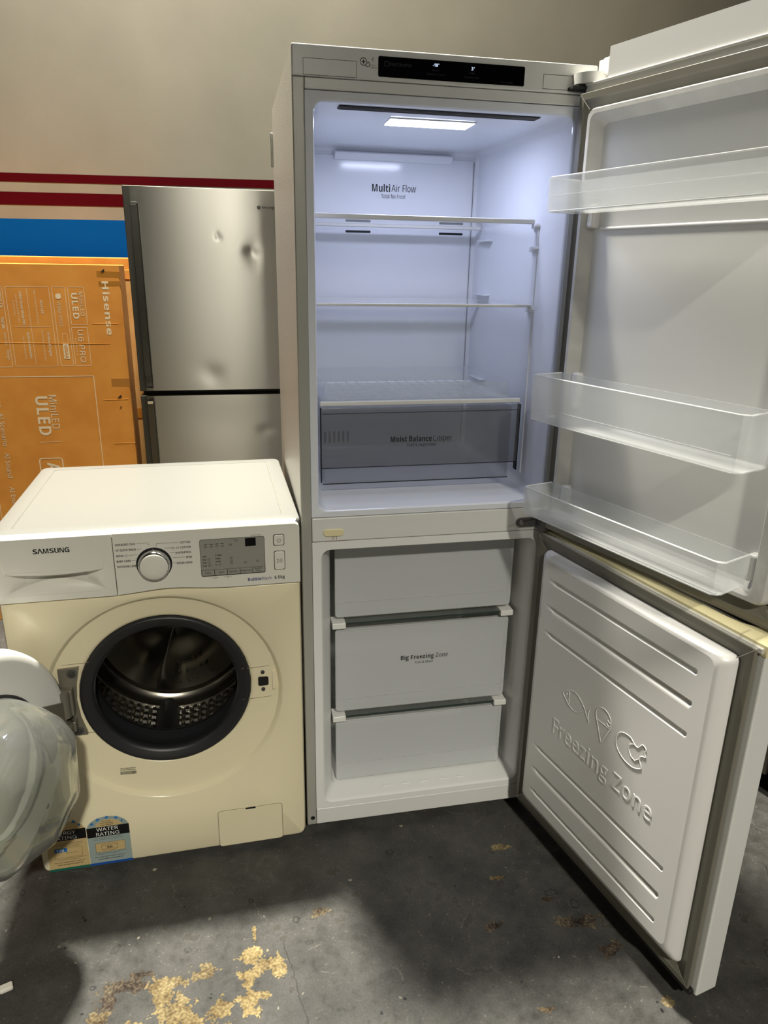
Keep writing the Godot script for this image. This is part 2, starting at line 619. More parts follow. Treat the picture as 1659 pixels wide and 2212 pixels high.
func bay_lamp(at: Vector3, energy: float, angle: float, soft: float, label: String) -> void:
	var t := thing("high_bay_lamp", label, "ceiling lamp", at)
	var b := B.new()
	b.xf = Transform3D(Basis(Vector3.RIGHT, PI / 2), Vector3.ZERO)
	b.grid([B.ring(0, 0, 0.21, 0.0), B.ring(0, 0, 0.22, -0.04), B.ring(0, 0, 0.17, -0.10), B.ring(0, 0, 0.09, -0.16), B.ring(0, 0, 0.06, -0.26), B.ring(0, 0, 0.03, -0.28)], true, 50)
	part("housing", b, M.lamp_grey, t)
	b = B.new()
	b.xf = Transform3D(Basis(Vector3.RIGHT, PI / 2), Vector3.ZERO)
	b.solid([B.ring(0, 0, 0.20, -0.01), B.ring(0, 0, 0.20, -0.002)])
	part("lamp_lens", b, M.glow_bay, t)
	b = B.new()
	b.tube(PackedVector3Array([Vector3(0, 0.27, 0), Vector3(0, 0.8, 0)]), 0.01)
	part("suspension_rod", b, M.lamp_grey, t)
	var l := SpotLight3D.new()
	l.name = "lamp_light"
	l.light_color = Color(1.0, 0.98, 0.92)
	l.light_energy = energy
	l.spot_range = 16.0
	l.spot_attenuation = 2.0
	l.spot_angle = angle
	l.spot_angle_attenuation = soft
	l.light_size = 0.17
	l.shadow_enabled = true
	l.rotation.x = -PI / 2
	l.position = Vector3(0, -0.03, 0)
	t.add_child(l)


func room() -> void:
	var x0 := -4.5; var x1 := 5.5; var z0 := -2.05; var z1 := 8.5; var h := 6.2; var k := 0.2
	# floor, mapped so that the worn patches lie in front of the machines
	var b := B.new()
	var s := func(x: float, z: float): return Vector2((x + 1.1) / 3.0, (z + 0.90) / (3.0 * 1366.0 / 2048.0))
	for f in [[Vector3(x0, 0, z1), Vector3(x1, 0, z1), Vector3(x1, 0, z0)], [Vector3(x0, 0, z1), Vector3(x1, 0, z0), Vector3(x0, 0, z0)]]:
		for i in [0, 2, 1]:
			var p: Vector3 = f[i]
			b.put(p, Vector3.UP, s.call(p.x, p.z))
	b.box(Vector3(x0 - k, -k, z0 - k), Vector3(x1 + k, -0.002, z1 + k), 0.0)
	struct("floor", b, M.floor)
	b = B.new(); b.box(Vector3(x0 - k, h, z0 - k), Vector3(x1 + k, h + k, z1 + k), 0.0)
	struct("ceiling", b, M.ceiling)
	b = B.new(); b.box(Vector3(x0 - k, 0, z0 - k), Vector3(x1 + k, h, z0), 0.0)
	var wall := struct("wall_back", b, M.wall)
	# painted stripes on the back wall, sloping a touch
	for st in [[1.726, 1.6925, "red"], [1.6535, 1.6034, "red"], [1.549, 1.12, "blue"]]:
		b = B.new()
		b.xf = Transform3D(Basis(Vector3.BACK, 0.0105), Vector3(-0.95, (st[0] + st[1]) / 2, z0))
		var hh: float = (st[0] - st[1]) / 2
		b.box(Vector3(-3.5, -hh, -0.001), Vector3(6.4, hh, 0.0008), 0.0)
		part("painted_stripe", b, M[st[2]], wall, "dark red painted stripe" if st[2] == "red" else "blue painted band")
	b = B.new(); b.box(Vector3(x0 - k, 0, z0), Vector3(x0, h, z1), 0.0)
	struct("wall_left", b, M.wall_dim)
	b = B.new(); b.box(Vector3(x1, 0, z0), Vector3(x1 + k, h, z1), 0.0)
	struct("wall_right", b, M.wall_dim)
	b = B.new(); b.box(Vector3(x0 - k, 0, z1), Vector3(x1 + k, h, z1 + k), 0.0)
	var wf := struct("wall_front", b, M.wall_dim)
	# high strip window above the opposite row, lit from outside
	b = B.new()
	b.box(Vector3(-0.08, 2.4, z1 - 0.03), Vector3(0.12, 4.4, z1 - 0.01), 0.002)
	var win := struct("window_1", b, mat("glow_window", 235, 240, 255, 0.5))
	M.glow_window.emission_enabled = true; M.glow_window.emission = Color(1.0, 0.98, 0.92); M.glow_window.emission_energy_multiplier = 60.0
	for q in [[-0.13, 2.35, -0.08, 4.45], [0.12, 2.35, 0.17, 4.45], [-0.08, 2.35, 0.12, 2.40], [-0.08, 4.4, 0.12, 4.45], [-0.08, 3.38, 0.12, 3.42]]:
		b = B.new()
		b.box(Vector3(q[0], q[1], z1 - 0.05), Vector3(q[2], q[3], z1), 0.004)
		part("window_frame", b, M.lamp_grey, win)
	var wl := AreaLight3D.new()
	wl.name = "window_light"
	wl.area_size = Vector2(0.20, 2.0)
	wl.light_color = Color(1.0, 0.98, 0.92)
	wl.light_energy = 0.6
	wl.area_range = 14.0
	wl.shadow_enabled = true
	wl.position = Vector3(0.02, 3.4, z1 - 0.06)
	add_child(wl)


# ---------------------------------------------------------------- the white fridge-freezer
const FW := 0.595
const FH := 1.754
const FB := 0.0297

func fridge() -> void:
	var f := thing("refrigerator", "tall white fridge-freezer with both doors wide open and its inside lamp lit", "refrigerator")
	var b := B.new()
	# cabinet: hollow steel body
	b.grid([B.rr(0, FB, FW, FH - 0.001, 0.003, -0.597), B.rr(0, FB, FW, FH - 0.001, 0.003, -0.004), B.rr(0.012, FB + 0.012, FW - 0.012, FH - 0.013, 0.003, -0.004)], true, 30)
	b.cap(B.rr(0, FB, FW, FH - 0.001, 0.003, -0.597), Vector3(0, 0, -1))
	part("cabinet", b, M.fridge_side, f, "silver textured steel body")
	b = B.new()
	b.box(Vector3(-0.006, 1.62, -0.611), Vector3(0.03, 1.70, -0.597), 0.002)
	part("rear_bracket", b, M.fridge_edge, f)
	for x in [0.0003, FW - 0.0227]:
		b = B.new()
		b.box(Vector3(x, FB, -0.02), Vector3(x + 0.0224, 1.7020, 0.0), 0.0025, 2)
		var e := part("side_edge", b, M.fridge_edge, f)
		b = B.new()
		b.disc(x + 0.0132, 0.0504, 0.0055, -0.001, 0.0004, 20)
		part("hole_plug", b, M.slot_black, e)
	# control panel
	b = B.new()
	b.box(Vector3(0.0003, 1.7026, -0.05), Vector3(FW - 0.0003, FH, 0.0012), 0.003, 2)
	var cp := part("control_panel", b, M.white, f)
	b = B.new()
	b.frame(0.0207, 1.7044, 0.1188, 1.7315, 0.0006, 0.0007, 0.0016)
	part("cover_seam", b, M.seam, cp)
	b = B.new()
	b.frame(0.483, 1.7078, 0.5485, 1.7331, 0.0006, 0.0007, 0.0016)
	part("cover_seam", b, M.seam, cp)
	b = B.new()
	b.plate(0.159, 1.709, 0.4445, 1.7425, 0.003, 0.0, 0.0022, 0.0006)
	part("display", b, M.black_gloss, cp, "black glass display strip")
	b = B.new()
	text(b, "-18", 0.2625, 1.7315, 0.0052, 0.0095, true, 0.0026)
	b.annulus(0.2737, 1.736, 0.0004, 0.0009, 0.0026, 12)
	part("display_digits", b, M.glow_digit, cp, "glowing white digits")
	b = B.new()
	text(b, "3", 0.3375, 1.7300, 0.0052, 0.0036, true, 0.0026)
	b.annulus(0.3430, 1.7345, 0.0004, 0.0009, 0.0026, 12)
	part("display_digits", b, M.glow_digit, cp, "glowing white digits")
	b = B.new()
	text(b, "Smart Inverter", 0.179, 1.7275, 0.0062, 0.043, false, 0.0026)
	b.frame(0.1705, 1.7265, 0.1775, 1.7345, 0.001, 0.0007, 0.0026)
	text(b, "Freezer", 0.262, 1.7245, 0.0026, 0.013, false, 0.0026)
	text(b, "Express Freeze", 0.251, 1.7175, 0.0032, 0.034, false, 0.0026)
	text(b, "Fridge", 0.333, 1.7240, 0.0026, 0.011, false, 0.0026)
	text(b, "Express Cool", 0.324, 1.7165, 0.0032, 0.029, false, 0.0026)
	text(b, "Eco Friendly", 0.397, 1.7125, 0.0026, 0.024, false, 0.0026)
	part("dim_lettering", b, M.print_dim, cp)
	# diagnosis emblem beside the display
	b = B.new()
	b.annulus(0.1315, 1.7315, 0.0055, 0.0066, 0.0018)
	b.rect(0.1307, 1.7280, 0.1323, 1.7350, 0.0018)
	b.rect(0.1280, 1.7307, 0.1350, 1.7323, 0.0018)
	b.tube(PackedVector3Array([Vector3(0.1355, 1.7265, 0.0016), Vector3(0.139, 1.7235, 0.0016), Vector3(0.1425, 1.7245, 0.0016), Vector3(0.143, 1.729, 0.0016), Vector3(0.1405, 1.7315, 0.0016), Vector3(0.1385, 1.729, 0.0016)]), 0.0006, 6)
	for q in 3:
		var arc := PackedVector3Array()
		for i in 5:
			var t := -0.7 + 0.35 * i
			arc.push_back(Vector3(0.1445 + (0.002 + 0.002 * q) * cos(t), 1.7365 + (0.002 + 0.002 * q) * sin(t), 0.0016))
		b.tube(arc, 0.0003, 5)
	text(b, "Smart", 0.1445, 1.7255, 0.0022, 0.009, false, 0.0018)
	text(b, "Diagnosis", 0.1445, 1.7220, 0.0022, 0.012, false, 0.0018)
	part("emblem", b, M.print_black, cp)
	# rails between the compartments
	b = B.new()
	b.box(Vector3(0.0232, 1.6828, -0.02), Vector3(FW - 0.0232, 1.7018, -0.0015), 0.002)
	part("upper_rail", b, M.white, f)
	b = B.new()
	b.box(Vector3(0.0235, 0.7970, -0.03), Vector3(FW - 0.0235, 0.8525, 0.0), 0.003, 2)
	var mb := part("middle_rail", b, M.white, f)
	b = B.new()
	b.plate(0.0475, 0.8095, 0.0945, 0.8265, 0.0085, -0.001, 0.003, 0.0015)
	part("hole_cap", b, M.cream, mb, "yellowed oblong cap")
	b = B.new()
	for d in [[0.068, 0.0085], [0.0715, 0.007], [0.0775, 0.009]]:
		b.tube(PackedVector3Array([Vector3(d[0], 0.8095, 0.0006), Vector3(d[0] + 0.0004, 0.8095 - d[1], 0.0006)]), 0.0005, 5)
	b.rect(0.052, 0.7978, 0.10, 0.7986, 0.0004)
	part("rust_stain", b, mat("rust", 150, 96, 48, 0.6), mb)
	b = B.new()
	var hp := PackedVector2Array()
	for i in 13:
		var t := PI / 2 + PI * i / 12
		hp.push_back(Vector2(0.509 + 0.0105 * cos(t), 0.8190 + 0.0105 * sin(t)))
	hp.append_array([Vector2(0.575, 0.809), Vector2(0.575, 0.830)])
	b.poly(hp, -0.002, 0.006)
	b.box(Vector3(0.545, 0.806, 0.0), Vector3(0.59, 0.834, 0.04), 0.002)
	var mh := part("middle_hinge", b, M.hinge_dark, f, "grey hinge plate")
	b = B.new()
	b.disc(0.509, 0.819, 0.0062, 0.005, 0.0095, 16, 0.0015)
	part("screw", b, M.screw, mh)
	b = B.new()
	b.box(Vector3(0.0235, FB, -0.03), Vector3(FW - 0.0235, 0.0750, -0.0005), 0.002)
	part("plinth", b, M.white, f)
	for x in [0.05, 0.54]:
		b = B.new()
		b.xf = Transform3D(Basis(Vector3.RIGHT, -PI / 2), Vector3(x, 0, -0.05))
		b.disc(0, 0, 0.018, 0.0, 0.031, 20)
		part("foot", b, M.foot, f)
		b = B.new()
		b.xf = Transform3D(Basis(Vector3.RIGHT, -PI / 2), Vector3(x, 0, -0.54))
		b.disc(0, 0, 0.018, 0.0, 0.031, 20)
		part("foot", b, M.foot, f)
	# liners
	b = B.new()
	var L := [B.rr(0.0232, 0.8542, FW - 0.0232, 1.6812, 0.001, -0.02), B.rr(0.0232, 0.8542, FW - 0.0232, 1.6812, 0.001, -0.002), B.rr(0.0375, 0.8655, 0.5590, 1.6675, 0.020, -0.002), B.rr(0.0398, 0.8680, 0.5566, 1.6648, 0.019, -0.0045), B.rr(0.0405, 0.8690, 0.5556, 1.6640, 0.018, -0.010),
		B.rr(0.046, 0.876, 0.549, 1.6625, 0.018, -0.09), B.rr(0.058, 0.889, 0.5215, 1.658, 0.016, -0.462), B.rr(0.062, 0.893, 0.5185, 1.655, 0.012, -0.474), B.rr(0.070, 0.90, 0.512, 1.648, 0.006, -0.478)]
	b.grid(L, true, 42)
	b.cap(L[-1], Vector3(0, 0, 1))
	var li := part("fridge_liner", b, M.liner, f, "white moulded inner walls")
	# back panel with its duct and slots
	b = B.new()
	b.plate(0.078, 0.905, 0.505, 1.640, 0.008, -0.479, -0.4755, 0.001)
	var bp := part("back_panel", b, M.liner, li)
	b = B.new()
	b.xf = Transform3D(Basis(Vector3.RIGHT, 0.5), Vector3(0, 1.638, -0.470))
	b.box(Vector3(0.142, -0.010, -0.006), Vector3(0.446, 0.010, 0.004), 0.003, 2)
	part("air_duct_lip", b, M.liner, bp)
	for x in [0.171, 0.419]:
		b = B.new()
		b.plate(x, 1.4600, x + 0.065, 1.4655, 0.002, -0.476, -0.4748)
		part("air_slot", b, M.slot_black, bp, "dark air slot")
	for i in 6:
		b = B.new()
		b.plate(0.110 + i * 0.0128, 0.910, 0.1158 + i * 0.0128, 0.942, 0.0025, -0.476, -0.4748)
		part("air_slot", b, M.slot_black, bp, "dark air slot")
	b = B.new()
	b.rect(0.5062, 0.915, 0.5074, 1.636, -0.4752)
	part("panel_seam", b, M.hinge_dark, bp)
	b = B.new()
	text(b, "Multi", 0.2390, 1.5590, 0.0172, 0.0470, true, -0.4751)
	text(b, "Air Flow", 0.2895, 1.5600, 0.0165, 0.0640, false, -0.4751)
	text(b, "Total No Frost", 0.2630, 1.5440, 0.0098, 0.0630, false, -0.4751)
	part("lettering", b, M.print_black, bp)
	# side wall pegs and ledges
	for q in [[0.5455, 1.468, -0.125], [0.5445, 1.420, -0.125], [0.5455, 1.290, -0.125]]:
		b = B.new()
		b.xf = Transform3D(Basis(Vector3.UP, -PI / 2), Vector3(q[0] + 0.006, q[1], q[2]))
		b.solid([B.rr(-0.016, -0.007, 0.016, 0.007, 0.0065, 0.0), B.rr(-0.015, -0.0065, 0.015, 0.0065, 0.006, 0.012), B.rr(-0.012, -0.004, 0.012, 0.004, 0.0035, 0.016)], 50)
		part("shelf_peg", b, M.liner, li)
	for q in [[1.447, 0.524], [1.315, 0.524], [1.098, 0.524]]:
		b = B.new()
		b.box(Vector3(q[1] - 0.012, q[0] - 0.005, -0.44), Vector3(q[1] + 0.006, q[0], -0.36), 0.002)
		part("shelf_ledge", b, M.liner, li)
	b = B.new()
	b.box(Vector3(0.5445, 0.905, -0.120), Vector3(0.550, 1.474, -0.112), 0.0025, 2)
	part("wall_rib", b, M.liner, li)
	# ceiling: vent and lamp
	b = B.new()
	b.xf = Transform3D(Basis(Vector3.RIGHT, PI / 2), Vector3(0, 1.6632, 0))
	b.plate(0.090, -0.055, 0.494, -0.022, 0.003, -0.001, 0.0012)
	var cv := part("ceiling_vent", b, M.slot_black, li, "long black air vent")
	for i in 3:
		b = B.new()
		b.xf = Transform3D(Basis(Vector3.RIGHT, PI / 2), Vector3(0, 1.6632, 0))
		b.box(Vector3(0.093, -0.0500 + i * 0.0098, 0.0), Vector3(0.491, -0.0474 + i * 0.0098, 0.0026), 0.0008)
		part("slat", b, M.hinge_dark, cv)
	b = B.new()
	b.box(Vector3(0.205, 1.6605, -0.178), Vector3(0.388, 1.666, -0.105), 0.001, 1)
	var fx := part("fridge_lamp", b, M.white_trim, li)
	b = B.new()
	b.box(Vector3(0.208, 1.6588, -0.175), Vector3(0.385, 1.6612, -0.108), 0.001, 1)
	part("lamp_lens", b, M.glow_led, fx, "glowing white lens")
	var al := AreaLight3D.new()
	al.name = "fridge_lamp_light"
	al.area_size = Vector2(0.17, 0.065)
	al.light_color = Color(0.84, 0.87, 1.0)
	al.light_energy = 0.17
	al.area_range = 3.0
	al.shadow_enabled = true
	al.transform = Transform3D(Basis(Vector3.RIGHT, -PI / 2), Vector3(0.2965, 1.6582, -0.142))
	f.add_child(al)
	# glass shelves
	shelf(f, 1.4765, 0.0500, 0.5385, -0.118, 0.010, true)
	shelf(f, 1.2985, 0.0525, 0.5415, -0.110, 0.0065, false)
	shelf(f, 1.0850, 0.0565, 0.5285, -0.102, 0.0100, false)
	# clear tray on the lowest shelf
	b = B.new()
	tray_shell(b, 0.0660, 0.5000, 1.0925, 1.1300, -0.385, -0.105, 0.002)
	var tr := part("chiller_tray", b, M.tray, f, "low clear plastic tray")
	for i in 16:
		b = B.new()
		b.box(Vector3(0.074 + i * 0.0265, 1.0935, -0.375), Vector3(0.0765 + i * 0.0265, 1.0965, -0.115), 0.0006)
		part("tray_rib", b, M.tray, tr)
	b = B.new()
	b.box(Vector3(0.070, 1.1130, -0.1045), Vector3(0.496, 1.1145, -0.1030), 0.0005)
	b.box(Vector3(0.070, 1.0990, -0.1045), Vector3(0.496, 1.1005, -0.1030), 0.0005)
	part("tray_lip", b, M.tray, tr)
	crisper(f)
	freezer(f)
	fridge_door(f)
	freezer_door(f)
	# hinge cover on top of the right corner
	b = B.new()
	b.xf = Transform3D(Basis(Vector3.RIGHT, PI / 2), Vector3(0, 1.7345, 0))
	var cover := PackedVector2Array()
	for i in 17:
		var t := PI / 2 + PI * i / 16
		cover.push_back(Vector2(0.556 + 0.024 * cos(t), -(-0.008 - 0.034 * sin(t))))
	cover = PackedVector2Array()
	for q in [[0.600, -0.01], [0.600, 0.042], [0.590, 0.046], [0.570, 0.043], [0.556, 0.036], [0.546, 0.024], [0.543, 0.008], [0.543, -0.01]]:
		cover.push_back(Vector2(q[0], q[1]))
	b.poly(cover, 0.0, 0.0185)
	part("hinge_cover", b, M.white_trim, f)
	b = B.new()
	b.box(Vector3(0.535, 1.7065, -0.002), Vector3(0.595, 1.7125, 0.026), 0.001)
	part("hinge_plate", b, M.seam, f)


func shelf(f: Node3D, y: float, x0: float, x1: float, z: float, h: float, rear: bool) -> void:
	var b := B.new()
	b.box(Vector3(x0, y - h / 2, z - 0.012), Vector3(x1, y + h / 2, z), 0.002, 2)
	var s := part("glass_shelf", b, M.white_trim, f)
	b = B.new()
	b.box(Vector3(x0 + 0.008, y - 0.001, z - 0.305), Vector3(x1 - 0.022, y + 0.002, z - 0.011), 0.0)
	part("glass_pane", b, M.glass, s)
	b = B.new()
	b.box(Vector3(x0 + 0.014, y - 0.005, z - 0.318), Vector3(x1 - 0.022, y + (0.006 if rear else 0.002), z - 0.303), 0.002)
	part("rear_trim", b, M.white_trim, s)


# open-topped box with walls of thickness t; front at z1
func tray_shell(b: B, x0: float, x1: float, y0: float, y1: float, z0: float, z1: float, t: float) -> void:
	var o := b.xf
	b.xf = o * Transform3D(Basis(Vector3.RIGHT, -PI / 2), Vector3.ZERO)   # local (x, y, z) -> (x, z, -y)
	var r := 0.008
	b.grid([B.rr(x0, -z1, x1, -z0, r, y0), B.rr(x0, -z1, x1, -z0, r, y1), B.rr(x0 + t, -z1 + t, x1 - t, -z0 - t, r - t, y1), B.rr(x0 + t, -z1 + t, x1 - t, -z0 - t, r - t, y0 + t)], true, 30)
	b.cap(B.rr(x0, -z1, x1, -z0, r, y0), Vector3(0, 0, -1))
	b.cap(B.rr(x0 + t, -z1 + t, x1 - t, -z0 - t, r - t, y0 + t), Vector3(0, 0, 1))
	b.xf = o


func crisper(f: Node3D) -> void:
	var b := B.new()
	tray_shell(b, 0.0610, 0.5110, 0.9000, 1.0700, -0.41, -0.099, 0.0025)
	var c := part("crisper_drawer", b, M.crisper_low, f, "smoky clear vegetable drawer")
	b = B.new()
	b.plate(0.0575, 0.9400, 0.5270, 1.0770, 0.003, -0.0985, -0.0945, 0.001)
	part("drawer_front", b, M.crisper, c)
	b = B.new()
	b.box(Vector3(0.5262, 0.918, -0.112), Vector3(0.5285, 1.0770, -0.0940), 0.0006)
	b.box(Vector3(0.0565, 0.905, -0.110), Vector3(0.0580, 1.0770, -0.0940), 0.0006)
	b.box(Vector3(0.0575, 0.9385, -0.0955), Vector3(0.5270, 0.9400, -0.0935), 0.0004)
	b.box(Vector3(0.0600, 0.9000, -0.0990), Vector3(0.5080, 0.9020, -0.0960), 0.0006)
	b.box(Vector3(0.0600, 1.0640, -0.0955), Vector3(0.5250, 1.0650, -0.0938), 0.0003)
	part("drawer_edge", b, M.slot_black, c, "dark drawer edges")
	b = B.new()
	text(b, "Moist Balance", 0.2170, 0.9965, 0.0125, 0.0975, true, -0.0942)
	text(b, "Crisper", 0.3180, 0.9965, 0.0125, 0.0440, false, -0.0942)
	text(b, "Fruit & Vegetables", 0.2560, 0.9850, 0.0068, 0.0690, false, -0.0942)
	part("lettering", b, M.print_black, c)


func freezer(f: Node3D) -> void:
	var b := B.new()
	var L := [B.rr(0.0235, 0.0758, FW - 0.0235, 0.7960, 0.001, -0.02), B.rr(0.0235, 0.0758, FW - 0.0235, 0.7960, 0.001, -0.002), B.rr(0.0425, 0.0905, 0.5555, 0.7770, 0.022, -0.002), B.rr(0.0452, 0.0930, 0.5527, 0.7750, 0.020, -0.005), B.rr(0.0475, 0.0945, 0.5505, 0.7745, 0.019, -0.012),
		B.rr(0.066, 0.0965, 0.5470, 0.7730, 0.016, -0.050), B.rr(0.0705, 0.0975, 0.5450, 0.7720, 0.014, -0.066), B.rr(0.080, 0.099, 0.530, 0.768, 0.012, -0.45), B.rr(0.088, 0.105, 0.522, 0.760, 0.006, -0.456)]
	b.grid(L, true, 42)
	b.cap(L[-1], Vector3(0, 0, 1))
	var li := part("freezer_liner", b, M.freezer_liner, f, "white freezer compartment walls")
	for i in 5:
		b = B.new()
		b.xf = Transform3D(Basis(Vector3.RIGHT, -PI / 2), Vector3(0, 0.0972, 0))
		b.plate(0.20 + i * 0.05, 0.030, 0.223 + i * 0.05, 0.036, 0.0025, -0.002, 0.0006)
		part("drain_slot", b, M.white_trim, li)
	# three drawers: front lower edge, lip line, top of front
	var D := [[0.572, 0.612, 0.7640, 0.770], [0.309, 0.345, 0.5385, 0.530], [0.1005, 0.150, 0.2800, 0.280]]
	for i in 3:
		var d: Array = D[i]
		b = B.new()
		tray_shell(b, 0.094, 0.518, d[0] + 0.006, d[2] - 0.035, -0.40, -0.080, 0.003)
		var dr := part("freezer_drawer", b, M.drawer_body, f, ["frosted drawer without lettering in the top freezer bay", "frosted middle freezer drawer with lettering", "frosted bottom freezer drawer with dusty edge"][i])
		b = B.new()
		# front shell: tall upper face, lower lip leaning forward
		b.solid([B.rr(0.0835, d[0], 0.5285, d[2], 0.008, -0.0765), B.rr(0.0830, d[0], 0.5290, d[2], 0.008, -0.072), B.rr(0.0845, d[0] + 0.0015, 0.5275, d[2] - 0.0015, 0.007, -0.0705)])
		part("drawer_front", b, M.drawer_front, dr)
		b = B.new()
		b.box(Vector3(0.090, d[1] - 0.001, -0.0712), Vector3(0.523, d[1] + 0.001, -0.0694), 0.0005)
		b.box(Vector3(0.0825, d[0] + 0.012, -0.074), Vector3(0.0850, d[2] - 0.01, -0.0690), 0.0008)
		b.box(Vector3(0.0900, d[0], -0.074), Vector3(0.523, d[0] + 0.0022, -0.0690), 0.0008)
		b.box(Vector3(0.0900, d[2] - 0.0025, -0.082), Vector3(0.523, d[2], -0.0690), 0.0008)
		b.box(Vector3(0.520, d[0] + 0.012, -0.073), Vector3(0.5215, d[2] - 0.01, -0.0696), 0.0006)
		part("drawer_rim", b, M.drawer_body, dr)
		if i == 1:
			b = B.new()
			text(b, "Big Freezing", 0.2485, 0.4395, 0.0120, 0.0860, true, -0.0700)
			text(b, "Zone", 0.3395, 0.4400, 0.0120, 0.0320, false, -0.0700)
			text(b, "Fish & Meat", 0.2860, 0.4265, 0.0068, 0.0470, false, -0.0700)
			part("lettering", b, M.frost_print, dr)
	# glass dividers with their white end clips
	for y in [0.5545, 0.2930]:
		b = B.new()
		b.box(Vector3(0.100, y, -0.40), Vector3(0.508, y + 0.005, -0.066), 0.0)
		var g := part("glass_divider", b, M.glass, f)
		b = B.new()
		b.box(Vector3(0.105, y, -0.066), Vector3(0.502, y + 0.0045, -0.0645), 0.0005)
		part("divider_edge", b, mat("glass_edge", 46, 60, 56, 0.2), g, "dark green glass edge")
		for x in [0.0745, 0.502]:
			b = B.new()
			b.box(Vector3(x, y - 0.008, -0.10), Vector3(x + 0.033, y + 0.007, -0.058), 0.002, 2)
			part("divider_clip", b, M.white_trim, g)


func door_xf(theta: float) -> Transform3D:
	var d := Vector3(cos(theta), 0, sin(theta))
	return Transform3D(Basis(d, Vector3.UP, Vector3(-sin(theta), 0, cos(theta))), Vector3(0.5495, 0, 0.028))

# gasket: mitred frame with two ribs
func gasket(parent: Node3D, x0: float, y0: float, x1: float, y1: float, z: float, m: Material) -> void:
	var b := B.new()
	b.grid([B.rr(x0 + 0.002, y0 + 0.002, x1 - 0.002, y1 - 0.002, 0.003, z - 0.013), B.rr(x0 + 0.002, y0 + 0.002, x1 - 0.002, y1 - 0.002, 0.003, z - 0.007), B.rr(x0, y0, x1, y1, 0.003, z - 0.005), B.rr(x0, y0, x1, y1, 0.003, z - 0.0008), B.rr(x0 + 0.001, y0 + 0.001, x1 - 0.001, y1 - 0.001, 0.003, z),
		B.rr(x0 + 0.012, y0 + 0.012, x1 - 0.012, y1 - 0.012, 0.003, z), B.rr(x0 + 0.015, y0 + 0.015, x1 - 0.015, y1 - 0.015, 0.003, z - 0.003), B.rr(x0 + 0.026, y0 + 0.026, x1 - 0.026, y1 - 0.026, 0.003, z - 0.006), B.rr(x0 + 0.033, y0 + 0.033, x1 - 0.033, y1 - 0.033, 0.003, z - 0.008)], true, 30)
	var g := part("gasket", b, m, parent, "grey magnetic door seal")
	for q in [[x0, y0, 1, 1], [x1, y0, -1, 1], [x0, y1, 1, -1], [x1, y1, -1, -1]]:
		b = B.new()
		b.line(Vector2(q[0] + q[2] * 0.001, q[1] + q[3] * 0.001), Vector2(q[0] + q[2] * 0.030, q[1] + q[3] * 0.030), 0.0012, z + 0.0003)
		part("mitre_joint", b, M.gasket_light, g)


func fridge_door(f: Node3D) -> void:
	var b := B.new()
	# slab with a notch at the hinge corner
	b.poly(PackedVector2Array([Vector2(0.0, 0.822), Vector2(0.592, 0.822), Vector2(0.592, 1.768), Vector2(0.054, 1.768), Vector2(0.054, 1.714), Vector2(0.0, 1.714)]), -0.055, -0.014)
	var door := part("fridge_door", b, M.white, f, "open upper door seen from inside, holding three clear bins")
	door.transform = door_xf(1.2594)
	b = B.new()
	b.box(Vector3(-0.004, 0.820, -0.070), Vector3(0.596, 1.766, -0.054), 0.004, 2)
	part("door_skin", b, M.white, door)
	b = B.new()
	b.box(Vector3(0.0, 1.7120, -0.030), Vector3(0.592, 1.7165, -0.0105), 0.002)
	part("door_ledge", b, M.white, door)
	gasket(door, 0.0, 0.816, 0.586, 1.697, 0.0, M.gasket)
	# liner: raised rim around a recessed panel
	b = B.new()
	var L := [B.rr(0.031, 0.846, 0.556, 1.668, 0.016, -0.014), B.rr(0.033, 0.848, 0.554, 1.666, 0.016, 0.004), B.rr(0.036, 0.851, 0.551, 1.663, 0.015, 0.009), B.rr(0.043, 0.858, 0.530, 1.656, 0.013, 0.009), B.rr(0.047, 0.862, 0.526, 1.652, 0.012, 0.004), B.rr(0.066, 0.884, 0.507, 1.632, 0.012, -0.026), B.rr(0.072, 0.890, 0.501, 1.626, 0.010, -0.030)]
	b.grid(L, true, 42)
	b.cap(L[-1], Vector3(0, 0, 1))
	var li := part("door_liner", b, M.door_panel, door, "scuffed white inner panel")
	# ledge pressed into the panel below the top bin
	b = B.new()
	b.box(Vector3(0.074, 1.4500, -0.034), Vector3(0.50, 1.4570, -0.012), 0.003, 2)
	part("panel_ledge", b, M.door_liner, li)
	b = B.new()
	b.box(Vector3(0.105, 1.4640, -0.034), Vector3(0.50, 1.4680, -0.020), 0.002, 2)
	part("panel_ledge", b, M.door_liner, li)
	for q in [[1.10, 1.175], [0.885, 0.93], [1.455, 1.50]]:
		b = B.new()
		b.box(Vector3(0.050, q[0], -0.024), Vector3(0.070, q[1], 0.002), 0.006, 3)
		part("bin_lug", b, M.door_liner, li)
		b = B.new()
		b.box(Vector3(0.505, q[0], -0.024), Vector3(0.525, q[1], 0.002), 0.006, 3)
		part("bin_lug", b, M.door_liner, li)
	# bins
	bin(door, 1.4810, 1.5420, 1.4700, "top door bin, seen from below")
	bin(door, 1.0790, 1.1720, 1.0830, "deep middle door bin")
	bin(door, 0.8730, 0.9320, 0.8820, "shallow bottom door bin")
	# hinge-side end cap
	b = B.new()
	b.box(Vector3(-0.012, 1.716, -0.070), Vector3(0.054, 1.7625, -0.052), 0.002)
	b.box(Vector3(-0.006, 1.728, -0.054), Vector3(0.054, 1.7315, -0.030), 0.001)
	part("end_cap", b, M.white_trim, door)


